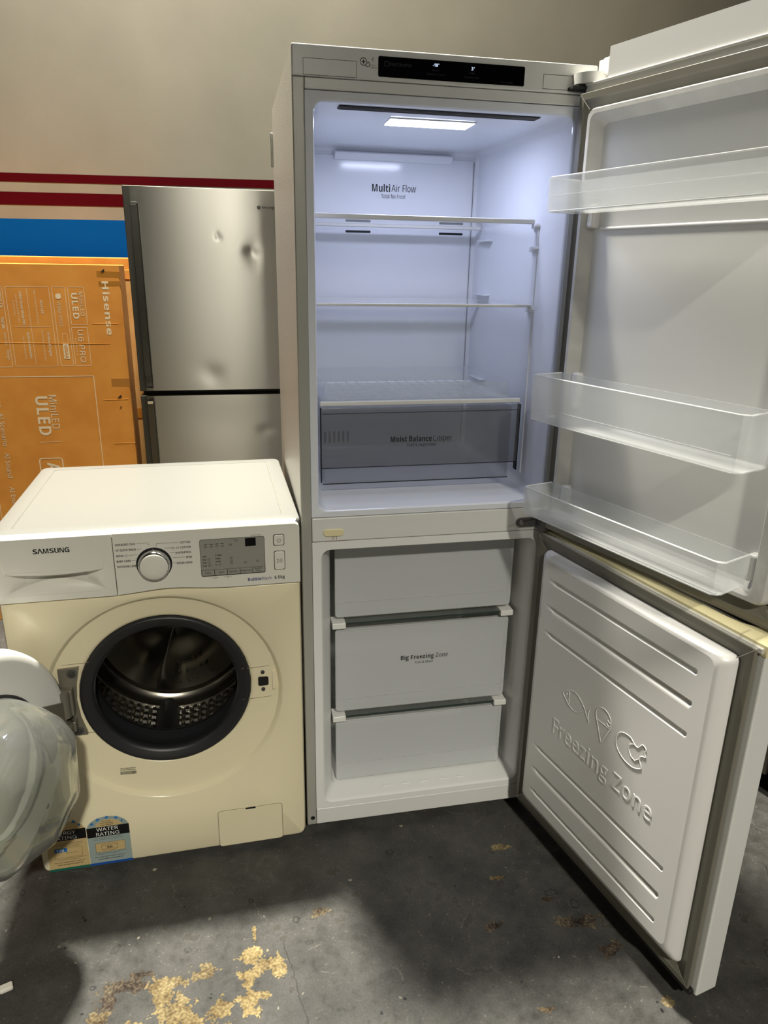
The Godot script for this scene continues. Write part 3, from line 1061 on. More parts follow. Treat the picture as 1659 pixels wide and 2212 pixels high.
func bin(door: Node3D, y0: float, y1: float, _yb: float, label: String) -> void:
	var b := B.new()
	var x0 := 0.0315; var x1 := 0.5170; var z0 := 0.0100; var z1 := 0.090; var t := 0.0025
	# plan outline: straight front, slanted ends
	var outer := PackedVector2Array(); var inner := PackedVector2Array()
	var P := [[x0, z0], [x1, z0], [x1 + 0.006, z1 - 0.012], [x1 - 0.003, z1 - 0.001], [x1 - 0.010, z1], [x0 + 0.010, z1], [x0 + 0.003, z1 - 0.001], [x0 - 0.001, z1 - 0.012]]
	for p in P:
		outer.push_back(Vector2(p[0], p[1]))
	inner = Geometry2D.offset_polygon(outer, -t)[0]
	var loops := [[], []]
	for k in 2:
		var src := outer if k == 0 else PackedVector2Array()
		if k == 1:
			for p in P:
				var c := Vector2((x0 + x1) / 2, (z0 + z1) / 2)
				src.push_back(Vector2(p[0] - signf(p[0] - c.x) * t, p[1] - signf(p[1] - c.y) * t))
		for s in [[y0, 0.003], [y0 + 0.003, 0.0], [y1, -0.001]]:
			var l := PackedVector3Array()
			for p in src:
				var w: float = s[1] if k == 0 or s[0] != y0 else 0.003
				var c := Vector2((x0 + x1) / 2, (z0 + z1) / 2)
				l.push_back(Vector3(p.x - signf(p.x - c.x) * w, s[0] + (t if k == 1 and s[0] < y1 else 0.0), p.y - signf(p.y - c.y) * w))
			loops[k].push_back(l)
	b.grid([loops[0][0], loops[0][1], loops[0][2], loops[1][2], loops[1][1], loops[1][0]], true, 40, true)
	b.cap(loops[0][0], Vector3(0, -1, 0))
	b.cap(loops[1][0], Vector3(0, 1, 0))
	var bn := part("door_bin", b, M.bin, door, label)
	# thickened lower edge, rolled upper rim and a ridge along the front
	b = B.new()
	b.tube(PackedVector3Array([Vector3(x0 + 0.004, y0 + 0.001, 0.02), Vector3(x0 + 0.003, y0 + 0.001, z1 - 0.006), Vector3(x0 + 0.008, y0 + 0.001, z1 - 0.002), Vector3(x1 - 0.008, y0 + 0.001, z1 - 0.002), Vector3(x1, y0 + 0.001, z1 - 0.010), Vector3(x1 - 0.002, y0 + 0.001, 0.02)]), 0.0016, 6)
	part("lower_edge", b, M.bin_edge, bn)
	b = B.new()
	b.tube(PackedVector3Array([Vector3(x0 + 0.0015, y1, 0.012), Vector3(x0 + 0.0005, y1, z1 - 0.012), Vector3(x0 + 0.009, y1, z1 - 0.0015), Vector3(x1 - 0.009, y1, z1 - 0.0015), Vector3(x1 + 0.004, y1, z1 - 0.012), Vector3(x1 - 0.0015, y1, 0.012)]), 0.0014, 6)
	part("upper_rim", b, M.bin_edge, bn)
	b = B.new()
	b.box(Vector3(x0 + 0.01, y0 + 0.028, z1 - 0.0005), Vector3(x1 - 0.012, y0 + 0.0292, z1 + 0.0006), 0.0003)
	part("front_ridge", b, M.bin, bn)


func freezer_door(f: Node3D) -> void:
	var b := B.new()
	b.box(Vector3(-0.004, 0.0400, -0.068), Vector3(0.597, 0.798, -0.0145), 0.004, 2)
	var door := part("freezer_door", b, M.white, f, "open lower door seen from inside, with moulded lettering and grooves")
	door.transform = door_xf(1.3538)
	gasket(door, -0.006, 0.0545, 0.586, 0.7985, 0.0, M.gasket)
	# cream top cap with a scooped grip near the free end
	b = B.new()
	b.xf = Transform3D(Basis(Vector3.RIGHT, -PI / 2), Vector3(0, 0.798, 0))
	var c := PackedVector2Array([Vector2(-0.004, 0.014), Vector2(0.597, 0.014), Vector2(0.597, 0.070), Vector2(0.560, 0.070), Vector2(0.545, 0.066), Vector2(0.532, 0.056), Vector2(0.516, 0.048), Vector2(0.49, 0.044), Vector2(0.02, 0.044), Vector2(-0.004, 0.044)])
	b.poly(c, -0.012, 0.0075)
	var tc := part("top_cap", b, M.cream, door, "yellowed plastic top cap")
	b = B.new()
	b.xf = Transform3D(Basis(Vector3.RIGHT, -PI / 2), Vector3(0, 0.8055, 0))
	b.disc(0.575, 0.052, 0.006, 0.0, 0.002, 16, 0.0008)
	part("screw_cap", b, M.cream, tc)
	b = B.new()
	b.box(Vector3(-0.004, 0.7900, -0.0150), Vector3(0.592, 0.8010, -0.0085), 0.002)
	part("cap_edge", b, M.gasket_light, door)
	for zq in [-0.0030, -0.0065]:
		b = B.new()
		b.box(Vector3(-0.004, 0.7970, zq - 0.0008), Vector3(0.586, 0.7994, zq + 0.0008), 0.0004)
		part("seal_rib", b, M.gasket_light, door)
	b = B.new()
	b.box(Vector3(-0.002, 0.0390, -0.066), Vector3(0.590, 0.0520, -0.004), 0.004, 2)
	part("bottom_cap", b, M.foot, door, "black plastic lower edge")
	# raised panel, its face pressed with six grooves
	b = B.new()
	var pz := 0.030
	b.grid([B.rr(0.029, 0.088, 0.558, 0.771, 0.012, -0.010), B.rr(0.029, 0.088, 0.558, 0.771, 0.014, 0.001), B.rr(0.034, 0.094, 0.556, 0.7705, 0.016, 0.010), B.rr(0.055, 0.116, 0.548, 0.7695, 0.018, pz - 0.004), B.rr(0.060, 0.121, 0.5445, 0.767, 0.018, pz - 0.0012), B.rr(0.066, 0.127, 0.540, 0.762, 0.016, pz)], true, 45)
	# rim between the rounded edge and the height field
	var gx0 := 0.082; var gx1 := 0.524; var gy0 := 0.1432; var gy1 := 0.7458
	b.grid([B.rr(0.066, 0.127, 0.540, 0.762, 0.016, pz), B.rr(gx0, gy0, gx1, gy1, 0.0, pz)], true)
	var G := [0.7205, 0.657, 0.594, 0.290, 0.2255, 0.163]
	var rows := []
	var ys := PackedFloat32Array()
	var y := gy0
	while y < gy1 - 0.0005:
		ys.push_back(y)
		var near := 1.0
		for g in G:
			near = minf(near, absf(y - g))
		y += 0.0010 if near < 0.0085 else 0.004
	ys.push_back(gy1)
	var xs := PackedFloat32Array()
	var x := gx0
	while x < gx1 - 0.0005:
		xs.push_back(x)
		x += 0.0012 if absf(x - 0.108) < 0.009 or absf(x - 0.505) < 0.009 else 0.012
	xs.push_back(gx1)
	for yy in ys:
		var row := PackedVector3Array()
		for xx in xs:
			var z := pz
			for g in G:
				if absf(yy - g) < 0.008:
					var d := Vector2(xx - clampf(xx, 0.110, 0.503), yy - g).length() / 0.0062
					if d < 1.0:
						z -= 0.0042 * sqrt(1.0 - d * d) if d > 0.45 else 0.00375
			row.push_back(Vector3(xx, yy, z))
		rows.push_back(row)
	b.grid(rows, false, 50)
	var pn := part("inner_panel", b, M.door_liner, door, "raised white panel with six long grooves")
	# moulded pictures and words, standing slightly proud
	b = B.new()
	text(b, "Freezing Zone", 0.150, 0.3665, 0.0385, 0.312, false, pz - 0.0002, -0.010, 0.0024)
	part("moulded_lettering", b, M.door_liner, pn, "moulded words")
	b = B.new()
	var fish := PackedVector3Array()
	for i in 15:
		var t := PI * i / 14
		fish.push_back(Vector3(0.173 + 0.076 * (i / 14.0), 0.484 + 0.022 * sin(t), pz))
	fish.push_back(Vector3(0.263, 0.499, pz)); fish.push_back(Vector3(0.259, 0.482, pz)); fish.push_back(Vector3(0.264, 0.463, pz))
	for i in 15:
		var t := PI * i / 14
		fish.push_back(Vector3(0.249 - 0.076 * (i / 14.0), 0.482 - 0.021 * sin(t), pz))
	b.tube(fish, 0.0011, 6, true)
	b.tube(PackedVector3Array([Vector3(0.191, 0.499, pz), Vector3(0.195, 0.489, pz), Vector3(0.193, 0.480, pz), Vector3(0.197, 0.471, pz)]), 0.0010, 6)
	b.tube(B.ring(0.185, 0.487, 0.0022, pz, 10), 0.0010, 5, true)
	# ice cream cone
	var ice := PackedVector3Array()
	for i in 13:
		var t := PI * 1.12 - PI * 1.24 * i / 12
		ice.push_back(Vector3(0.304 + 0.023 * cos(t), 0.500 + 0.021 * sin(t), pz))
	ice.append_array([Vector3(0.322, 0.490, pz), Vector3(0.316, 0.494, pz), Vector3(0.312, 0.489, pz)])
	b.tube(ice, 0.0011, 6)
	b.tube(PackedVector3Array([Vector3(0.281, 0.496, pz), Vector3(0.284, 0.490, pz), Vector3(0.306, 0.441, pz), Vector3(0.328, 0.491, pz), Vector3(0.326, 0.499, pz), Vector3(0.317, 0.503, pz)]), 0.0011, 6)
	b.tube(PackedVector3Array([Vector3(0.288, 0.487, pz), Vector3(0.325, 0.487, pz)]), 0.0010, 6)
	# joint of meat
	var meat := PackedVector3Array([Vector3(0.347, 0.474, pz), Vector3(0.350, 0.492, pz), Vector3(0.362, 0.503, pz), Vector3(0.382, 0.506, pz), Vector3(0.398, 0.497, pz), Vector3(0.406, 0.497, pz), Vector3(0.416, 0.510, pz), Vector3(0.426, 0.506, pz), Vector3(0.424, 0.497, pz), Vector3(0.428, 0.489, pz), Vector3(0.418, 0.485, pz), Vector3(0.413, 0.476, pz), Vector3(0.420, 0.463, pz), Vector3(0.418, 0.456, pz), Vector3(0.398, 0.446, pz), Vector3(0.372, 0.448, pz), Vector3(0.354, 0.459, pz)])
	b.tube(rounded(meat), 0.0011, 6, true)
	b.tube(PackedVector3Array([Vector3(0.406, 0.497, pz), Vector3(0.392, 0.496, pz), Vector3(0.383, 0.489, pz), Vector3(0.383, 0.478, pz), Vector3(0.391, 0.467, pz), Vector3(0.402, 0.464, pz), Vector3(0.413, 0.476, pz)]), 0.0010, 6)
	part("moulded_pictures", b, M.door_liner, pn, "moulded fish, ice cream and meat outlines")


# ---------------------------------------------------------------- the washer
const WX := -0.6214
const WZ := 0.0296
const WYAW := 0.0249
const WW := 0.616
const HX := 0.312   # centre of the loading hole
const HY := 0.461
const RX := 0.311   # centre of the round dish in the front
const RY := 0.444

func radial(cx: float, cy: float, r: float, z: float, angles: PackedFloat32Array) -> PackedVector3Array:
	var o := PackedVector3Array()
	for a in angles:
		o.push_back(Vector3(cx + r * cos(a), cy + r * sin(a), z))
	return o

func washer() -> void:
	var w := thing("washing_machine", "cream-white front-loading washing machine with its round glass door swung open", "washing machine", Vector3(WX, 0, WZ), WYAW)
	var b := B.new()
	# cabinet sides and back
	b.grid([B.rr(0.001, 0.0175, WW - 0.001, 0.836, 0.012, -0.535), B.rr(0.001, 0.0175, WW - 0.001, 0.836, 0.012, -0.012)], true, 30)
	b.cap(B.rr(0.001, 0.0175, WW - 0.001, 0.836, 0.012, -0.535), Vector3(0, 0, -1))
	part("cabinet", b, M.washer, w)
	# front panel: rounded rectangle, its upper edge arched over the round dish
	var outer := PackedVector3Array()
	var y0 := 0.0168; var r := 0.022
	for q in [[r, y0 + r, PI, 1.5 * PI], [WW - r, y0 + r, 1.5 * PI, TAU]]:
		for i in 7:
			var t: float = lerpf(q[2], q[3], i / 6.0)
			outer.push_back(Vector3(q[0] + r * cos(t), q[1] + r * sin(t), 0))
		if q[0] == r:
			for i in 14:
				outer.push_back(Vector3(lerpf(r, WW - r, (i + 1) / 15.0), y0, 0))
	for i in 13:
		outer.push_back(Vector3(WW, lerpf(y0 + r, 0.7115, (i + 1) / 13.0), 0))
	for i in 40:
		var u := lerpf(WW, 0.0, (i + 1) / 40.0)
		outer.push_back(Vector3(u, 0.7115 + 0.0085 * exp(-pow((u - 0.335) / 0.075, 2.0)), 0))
	for i in 12:
		outer.push_back(Vector3(0, lerpf(0.7115, y0 + r, (i + 1) / 13.0), 0))
	var ang := PackedFloat32Array()
	for p in outer:
		ang.push_back(atan2(p.y - RY, p.x - RX))
	var back := PackedVector3Array(); var edge := PackedVector3Array(); var face := PackedVector3Array()
	for p in outer:
		var c := Vector3(clampf(p.x, 0.012, WW - 0.012), clampf(p.y, 0.028, 0.706), 0)
		var d := (c - p)
		back.push_back(p + Vector3(0, 0, -0.03))
		edge.push_back(p + Vector3(0, 0, -0.008))
		face.push_back(p + d * 0.30 + Vector3(0, 0, -0.0025))
	var face2 := PackedVector3Array()
	for p in outer:
		face2.push_back(p + (Vector3(clampf(p.x, 0.012, WW - 0.012), clampf(p.y, 0.028, 0.706), 0) - p))
	var rows := [back, edge, face, face2]
	rows.push_back(radial(RX, RY, 0.2590, 0.0, ang))
	rows.push_back(radial(RX, RY, 0.2572, -0.0012, ang))
	rows.push_back(radial(RX, RY, 0.2500, -0.0120, ang))
	rows.push_back(radial(RX, RY, 0.2470, -0.0128, ang))
	rows.push_back(radial(RX, RY + 0.004, 0.2250, -0.0145, ang))
	rows.push_back(radial(HX, HY - 0.003, 0.1960, -0.0170, ang))
	rows.push_back(radial(HX, HY, 0.1900, -0.0180, ang))
	rows.push_back(radial(HX, HY, 0.1872, -0.0205, ang))
	rows.push_back(radial(HX, HY, 0.1862, -0.0500, ang))
	b = B.new()
	b.grid(rows, true, 34)
	var fp := part("front_panel", b, M.washer, w, "cream front with a round dished opening")
	# seams of the hinge and latch inserts
	mat("washer_seam", 150, 142, 118, 0.6)
	for q in [[0.478, 0.4995, 0.547, 0.5005], [0.477, 0.4185, 0.545, 0.4195], [0.098, 0.552, 0.155, 0.5535], [0.112, 0.376, 0.152, 0.378]]:
		b = B.new()
		b.line(Vector2(q[0], q[1]), Vector2(q[2], q[3]), 0.0009, -0.0135)
		part("insert_seam", b, M.washer_seam, fp)
	# latch: slot, two screws and a notched rim
	b = B.new()
	b.plate(0.5145, 0.4505, 0.5380, 0.4725, 0.004, -0.016, -0.0122)
	var la := part("latch_slot", b, M.slot_black, fp, "black latch hole")
	for yy in [0.4850, 0.4400]:
		b = B.new()
		b.disc(0.5255, yy, 0.0046, -0.016, -0.0118, 16, 0.001)
		var sc := part("screw", b, M.hinge_dark, la)
		b = B.new()
		b.annulus(0.5255, yy, 0.0016, 0.0030, -0.0116, 12)
		part("screw_recess", b, M.slot_black, sc)
	b = B.new()
	b.plate(0.5465, 0.440, 0.5540, 0.489, 0.002, -0.016, -0.0085, 0.001)
	part("latch_notch", b, M.washer, fp)
	# top with inset plate
	b = B.new()
	b.xf = Transform3D(Basis(Vector3.RIGHT, -PI / 2), Vector3.ZERO)
	b.grid([B.rr(-0.004, 0.012, WW + 0.004, 0.541, 0.016, 0.826), B.rr(-0.004, 0.010, WW + 0.004, 0.541, 0.016, 0.850), B.rr(-0.0025, 0.0115, WW + 0.0025, 0.5395, 0.016, 0.8545), B.rr(0.001, 0.015, WW - 0.001, 0.536, 0.015, 0.857), B.rr(0.031, 0.047, 0.5845, 0.508, 0.006, 0.857), B.rr(0.0322, 0.0482, 0.5833, 0.5068, 0.005, 0.8548), B.rr(0.0336, 0.0496, 0.5819, 0.5054, 0.005, 0.8562)], true, 36)
	b.cap(B.rr(0.0336, 0.0496, 0.5819, 0.5054, 0.005, 0.8562), Vector3(0, 0, 1))
	b.cap(B.rr(-0.004, 0.010, WW + 0.004, 0.541, 0.016, 0.826), Vector3(0, 0, -1))
	var top := part("top_cover", b, M.washer_lid, w, "white top with inset plate")
	b = B.new()
	b.xf = Transform3D(Basis(Vector3.RIGHT, -PI / 2), Vector3.ZERO)
	b.frame(0.0312, 0.0472, 0.5843, 0.5078, 0.006, 0.0012, 0.8560)
	part("groove", b, mat("groove_grey", 150, 146, 132, 0.6), top)
	control_panel(w)
	tub(w)
	washer_door(w)
	# filter flap in the lower corner
	b = B.new()
	b.plate(0.4030, 0.0180, 0.5590, 0.1235, 0.008, -0.004, 0.0004)
	var ff := part("filter_seam", b, mat("flap_seam", 126, 118, 96, 0.6), fp)
	b = B.new()
	b.plate(0.4042, 0.0192, 0.5578, 0.1223, 0.007, -0.003, 0.0014, 0.0008)
	part("filter_flap", b, M.washer, ff)
	b = B.new()
	b.plate(0.4700, 0.1195, 0.4940, 0.1232, 0.001, 0.0, 0.0017)
	part("finger_slot", b, M.slot_black, ff)
	# bar code sticker
	b = B.new()
	b.xf = Transform3D(Basis(Vector3.BACK, -0.05), Vector3(0.191, 0.254, -0.0145))
	rng.seed = 4
	var bx := 0.001
	while bx < 0.036:
		var bw := rng.randf_range(0.0003, 0.0010)
		b.rect(bx, 0.0, bx + bw, 0.0085, 0.0008)
		bx += bw + rng.randf_range(0.0003, 0.0008)
	text(b, "MODEL WW65J3283KW/SA", 0.001, 0.0155, 0.0027, 0.034, true, 0.0008)
	text(b, "S/N 0B7Y5AAH500293", 0.001, 0.0110, 0.0027, 0.033, true, 0.0008)
	part("bar_code", b, M.print_black, fp, "printed bar code")
	ratings(w)
	for q in [[0.06, -0.05], [WW - 0.06, -0.05], [0.06, -0.48], [WW - 0.06, -0.48]]:
		b = B.new()
		b.xf = Transform3D(Basis(Vector3.RIGHT, -PI / 2), Vector3(q[0], 0, q[1]))
		b.disc(0, 0, 0.022, 0.0, 0.020, 20)
		part("foot", b, M.foot, w)


func control_panel(w: Node3D) -> void:
	var z := 0.0045
	# panel body: front slightly proud, upper edge rolled back under the top
	var b := B.new()
	var pl := PackedVector2Array([Vector2(0.2325, 0.7125)])
	for i in 33:
		var u := lerpf(0.2325, WW - 0.0005, i / 32.0)
		pl.push_back(Vector2(u, 0.7128 + 0.0088 * exp(-pow((u - 0.335) / 0.075, 2.0))))
	var top := PackedVector2Array()
	for i in 9:
		var t := PI / 2 * i / 8
		top.push_back(Vector2(WW - 0.0005 - 0.014 + 0.014 * cos(t), 0.840 + 0.012 * sin(t)))
	top.push_back(Vector2(0.2325, 0.852))
	pl.append_array(top)
	pl.remove_at(0)
	b.poly(pl, -0.03, z - 0.0012)
	var pl2 := Geometry2D.offset_polygon(pl, -0.0012)
	b.poly(pl2[0], z - 0.0013, z)
	var p := part("control_panel", b, M.washer_panel, w, "pale control panel with printed programme names")
	# sloping shoulder between panel and top
	b = B.new()
	b.quad(Vector3(0.0, 0.850, 0.002), Vector3(WW - 0.010, 0.850, 0.002), Vector3(WW - 0.006, 0.8565, -0.012), Vector3(0.0, 0.8565, -0.012))
	b.box(Vector3(0.002, 0.842, -0.03), Vector3(WW - 0.006, 0.8505, 0.0022), 0.0015)
	part("shoulder", b, M.white_trim, p)
	# detergent drawer front with scooped grip
	b = B.new()
	b.grid([B.rr(0.0, 0.7135, 0.2310, 0.8515, 0.003, -0.03), B.rr(0.0, 0.7135, 0.2310, 0.8515, 0.003, z - 0.001), B.rr(0.001, 0.7145, 0.2300, 0.8505, 0.003, z), B.rr(0.020, 0.7285, 0.2100, 0.7790, 0.004, z), B.rr(0.034, 0.7330, 0.1960, 0.7720, 0.010, z - 0.010), B.rr(0.055, 0.7420, 0.1750, 0.7690, 0.010, z - 0.020)], true, 40)
	b.cap(B.rr(0.055, 0.7420, 0.1750, 0.7690, 0.010, z - 0.020), Vector3(0, 0, 1))
	var dd := part("detergent_drawer", b, M.washer_panel, w, "drawer front with scooped grip")
	# lips of the scoop: an upper bar bowed down and a lower tongue
	b = B.new()
	var up := PackedVector2Array()
	for i in 17:
		up.push_back(Vector2(lerpf(0.022, 0.208, i / 16.0), 0.7795))
	for i in 17:
		var u := lerpf(0.208, 0.022, i / 16.0)
		up.push_back(Vector2(u, 0.7770 - 0.0065 * sin(PI * (u - 0.022) / 0.186)))
	b.poly(up, z - 0.006, z + 0.0006)
	part("grip_lip", b, M.washer_panel, dd)
	b = B.new()
	var tongue := []
	for i in 9:
		var k := i / 8.0
		var row := PackedVector3Array()
		for j in 21:
			var q := j / 20.0
			var bow := sin(PI * q)
			row.push_back(Vector3(lerpf(0.024, 0.206, q), 0.7290 + (0.006 + 0.022 * bow) * k, z + 0.0005 - 0.014 * k * k * bow))
		tongue.push_back(row)
	b.grid(tongue, false, 60)
	part("grip_tongue", b, M.washer_panel, dd)
	b = B.new()
	samsung(b, 0.0800, 0.8185, 0.0105, 0.0690, z + 0.0004)
	part("lettering", b, M.print_black, dd)
	# programme dial
	b = B.new()
	b.solid([B.ring(0.3105, 0.7800, 0.0362, z - 0.003, 48), B.ring(0.3105, 0.7800, 0.0362, z + 0.0006, 48)])
	var dl := part("dial_well", b, M.slot_black, p, "dark ring around the dial")
	b = B.new()
	var zz := z
	b.solid([B.ring(0.3105, 0.7790, 0.0335, zz, 56), B.ring(0.3105, 0.7785, 0.0330, zz + 0.005, 56), B.ring(0.3105, 0.7780, 0.0315, zz + 0.011, 56), B.ring(0.3105, 0.7778, 0.0295, zz + 0.0135, 56)], 30)
	part("dial_rim", b, M.chrome, dl, "chrome dial rim")
	b = B.new()
	b.solid([B.ring(0.3105, 0.7778, 0.0285, zz + 0.008, 48), B.ring(0.3105, 0.7778, 0.0284, zz + 0.0135, 48), B.ring(0.3105, 0.7778, 0.0270, zz + 0.0148, 48), B.ring(0.3105, 0.7778, 0.0130, zz + 0.0158, 48)], 40)
	part("dial_knob", b, M.washer_panel, dl)
	b = B.new()
	b.rect(0.3099, 0.8085, 0.3111, 0.8130, z + 0.0011)
	part("dial_mark", b, M.print_white, dl)
	# programme names and leader lines
	b = B.new()
	var zt := z + 0.0004
	var left := [["INTENSIVE COLD", 0.2368, 0.8255, 0.0395], ["15' QUICK WASH", 0.2368, 0.8135, 0.0395], ["WOOL", 0.2368, 0.8010, 0.0150], ["BABY CARE", 0.2368, 0.7890, 0.0275], ["OUTDOOR CARE", 0.2368, 0.7770, 0.0375]]
	for q in left:
		text(b, q[0], q[1], q[2] - 0.0010, 0.0046, q[3], true, zt)
	b.frame(0.2540, 0.7996, 0.2590, 0.8046, 0.002, 0.0006, zt)
	var right := [["COTTON", 0.3650, 0.8225, 0.0210], ["COTTON", 0.3655, 0.8115, 0.0210], ["SYNTHETICS", 0.3550, 0.8000, 0.0315], ["SPIN", 0.3755, 0.7890, 0.0120], ["RINSE+SPIN", 0.3560, 0.7765, 0.0315]]
	for q in right:
		text(b, q[0], q[1], q[2] - 0.0010, 0.0046, q[3], true, zt)
	b.frame(0.3470, 0.8102, 0.3540, 0.8142, 0.0018, 0.0006, zt)
	b.annulus(0.3600, 0.8125, 0.0017, 0.0024, zt, 14)
	b.line(Vector2(0.2800, 0.8275), Vector2(0.3015, 0.8275), 0.0005, zt); b.line(Vector2(0.3015, 0.8275), Vector2(0.3040, 0.8215), 0.0005, zt)
	b.line(Vector2(0.2785, 0.8150), Vector2(0.2880, 0.8150), 0.0005, zt)
	b.line(Vector2(0.2610, 0.8025), Vector2(0.2790, 0.8030), 0.0005, zt)
	b.line(Vector2(0.2660, 0.7905), Vector2(0.2745, 0.7905), 0.0005, zt)
	b.line(Vector2(0.3180, 0.8245), Vector2(0.3625, 0.8245), 0.0005, zt); b.line(Vector2(0.3180, 0.8245), Vector2(0.3172, 0.8185), 0.0005, zt)
	b.line(Vector2(0.3330, 0.8135), Vector2(0.3455, 0.8135), 0.0005, zt)
	b.line(Vector2(0.3440, 0.8025), Vector2(0.3535, 0.8025), 0.0005, zt)
	b.line(Vector2(0.3480, 0.7910), Vector2(0.3735, 0.7910), 0.0005, zt)
	b.line(Vector2(0.3480, 0.7790), Vector2(0.3540, 0.7790), 0.0005, zt)
	part("programme_lettering", b, M.print_black, p)
	# display
	b = B.new()
	b.plate(0.4050, 0.7430, 0.5395, 0.8265, 0.004, z - 0.002, z + 0.0006)
	var dp := part("display", b, M.display_grey, p, "grey display window")
	b = B.new()
	b.frame(0.4045, 0.7425, 0.5400, 0.8270, 0.0045, 0.0008, z + 0.0009)
	for i in 5:
		var u := 0.4055 + i * 0.0268
		b.frame(u, 0.7435, u + 0.0268, 0.7575, 0.001, 0.0005, z + 0.0010)
		b.rect(u, 0.7428, u + 0.0260, 0.7440, z + 0.0011)
	part("touch_outline", b, M.print_black, dp)
	b = B.new()
	b.rect(0.4990, 0.8060, 0.5215, 0.8245, z + 0.0010)
	part("digit_window", b, M.black_gloss, dp, "black digit window")
	b = B.new()
	zt = z + 0.0010
	for q in [["Temp.", 0.4125, 0.0125], ["Spin", 0.4410, 0.0100], ["Options", 0.4625, 0.0180], ["Delay End", 0.4870, 0.0225]]:
		text(b, q[0], q[1], 0.7485, 0.0042, q[2], false, zt)
	text(b, "Bubble", 0.5175, 0.7520, 0.0034, 0.0150, false, zt); text(b, "Soak", 0.5195, 0.7465, 0.0034, 0.0110, false, zt)
	for q in [["95", 0.4120, 0.7865], ["60", 0.4120, 0.7795], ["40", 0.4120, 0.7725], ["20", 0.4120, 0.7655], ["1200", 0.4385, 0.7880], ["800", 0.4385, 0.7805], ["400", 0.4385, 0.7735], ["", 0.4385, 0.7660]]:
		b.frame(q[1] - 0.0030, q[2], q[1] - 0.0008, q[2] + 0.0034, 0.0004, 0.0005, zt)
		if q[0] != "":
			text(b, q[0], q[1], q[2], 0.0034, 0.0, true, zt)
	for q in [[0.4195, 0.7795], [0.4195, 0.7725], [0.4205, 0.7655], [0.4420, 0.7660], [0.4660, 0.7800], [0.4660, 0.7735], [0.4660, 0.7670], [0.4950, 0.7675], [0.5215, 0.7690], [0.4140, 0.8085], [0.4260, 0.8085], [0.4375, 0.8085], [0.4490, 0.8085], [0.4660, 0.8100], [0.4780, 0.8190]]:
		b.frame(q[0], q[1], q[0] + 0.0052, q[1] + 0.0038, 0.0009, 0.0006, zt)
	for q in [[0.4145, 0.8150], [0.4265, 0.8150], [0.4380, 0.8150], [0.4495, 0.8150]]:
		b.rect(q[0], q[1], q[0] + 0.0045, q[1] + 0.0012, zt)
	b.line(Vector2(0.4140, 0.8156), Vector2(0.4540, 0.8156), 0.0004, zt)
	text(b, "*Hold 3 sec", 0.5110, 0.8290, 0.0024, 0.0215, false, z + 0.0004)
	for q in [0.4270, 0.4530]:
		b.frame(q + 0.004, 0.7365, q + 0.009, 0.7400, 0.0008, 0.0005, z + 0.0004)
		b.rect(q - 0.002, 0.7385, q + 0.0025, 0.7390, z + 0.0004); b.rect(q + 0.0105, 0.7385, q + 0.0145, 0.7390, z + 0.0004)
	part("display_lettering", b, M.print_black, dp)
	# power and start buttons
	for q in [[0.5585, 0.8025, 0.5825, 0.8285], [0.5590, 0.7460, 0.5830, 0.7905]]:
		b = B.new()
		b.plate(q[0], q[1], q[2], q[3], 0.004, z - 0.002, z + 0.0006)
		var bs := part("button_well", b, M.hinge_dark, p)
		b = B.new()
		b.plate(q[0] + 0.0012, q[1] + 0.0012, q[2] - 0.0012, q[3] - 0.0012, 0.004, z - 0.001, z + 0.0030, 0.0016)
		part("button", b, M.washer_panel, bs)
		b = B.new()
		var cx: float = (q[0] + q[2]) / 2; var cy: float = (q[1] + q[3]) / 2
		if q[1] > 0.8:
			var arc := PackedVector3Array()
			for i in 13:
				var t := PI / 2 + 0.6 + (TAU - 1.2) * i / 12
				arc.push_back(Vector3(cx + 0.0040 * cos(t), cy - 0.0005 + 0.0040 * sin(t), z + 0.0031))
			b.tube(arc, 0.0004, 5)
			b.rect(cx - 0.0003, cy, cx + 0.0003, cy + 0.0050, z + 0.0034)
		else:
			for k in 3:
				var A: Vector2 = [Vector2(-0.005, 0.005), Vector2(0.001, 0.0), Vector2(-0.005, -0.005)][k]
				var C: Vector2 = [Vector2(0.001, 0.0), Vector2(-0.005, -0.005), Vector2(-0.005, 0.005)][k]
				b.line(A + Vector2(cx, cy), C + Vector2(cx, cy), 0.0007, z + 0.0034)
			b.rect(cx + 0.0022, cy - 0.005, cx + 0.0029, cy + 0.005, z + 0.0034); b.rect(cx + 0.0046, cy - 0.005, cx + 0.0053, cy + 0.005, z + 0.0034)
		part("button_symbol", b, M.print_black, bs)
	b = B.new()
	text(b, "Bubble", 0.5015, 0.7245, 0.0072, 0.0285, true, z + 0.0004)
	text(b, "Wash", 0.5302, 0.7248, 0.0070, 0.0220, false, z + 0.0004)
	part("blue_lettering", b, M.print_blue, p, "blue lettering")
	b = B.new()
	text(b, "6.5kg", 0.5590, 0.7252, 0.0070, 0.0225, true, z + 0.0004)
	part("weight_lettering", b, M.print_black, p)


# wide capitals, the A without its bar
func samsung(b: B, x: float, y: float, h: float, w: float, z: float) -> void:
	var u := w / 7.2
	text(b, "S", x, y, h, u * 0.9, true, z)
	if true:
		var a := x + u
		b.line(Vector2(a, y), Vector2(a + u * 0.42, y + h), u * 0.24, z)
		b.line(Vector2(a + u * 0.42, y + h), Vector2(a + u * 0.88, y), u * 0.24, z)
	text(b, "M", x + u * 2.05, y, h, u * 1.05, true, z)
	text(b, "S", x + u * 3.25, y, h, u * 0.9, true, z)
	text(b, "U", x + u * 4.25, y, h, u * 0.88, true, z)
	text(b, "N", x + u * 5.25, y, h, u * 0.88, true, z)
	text(b, "G", x + u * 6.25, y, h, u * 0.95, true, z)


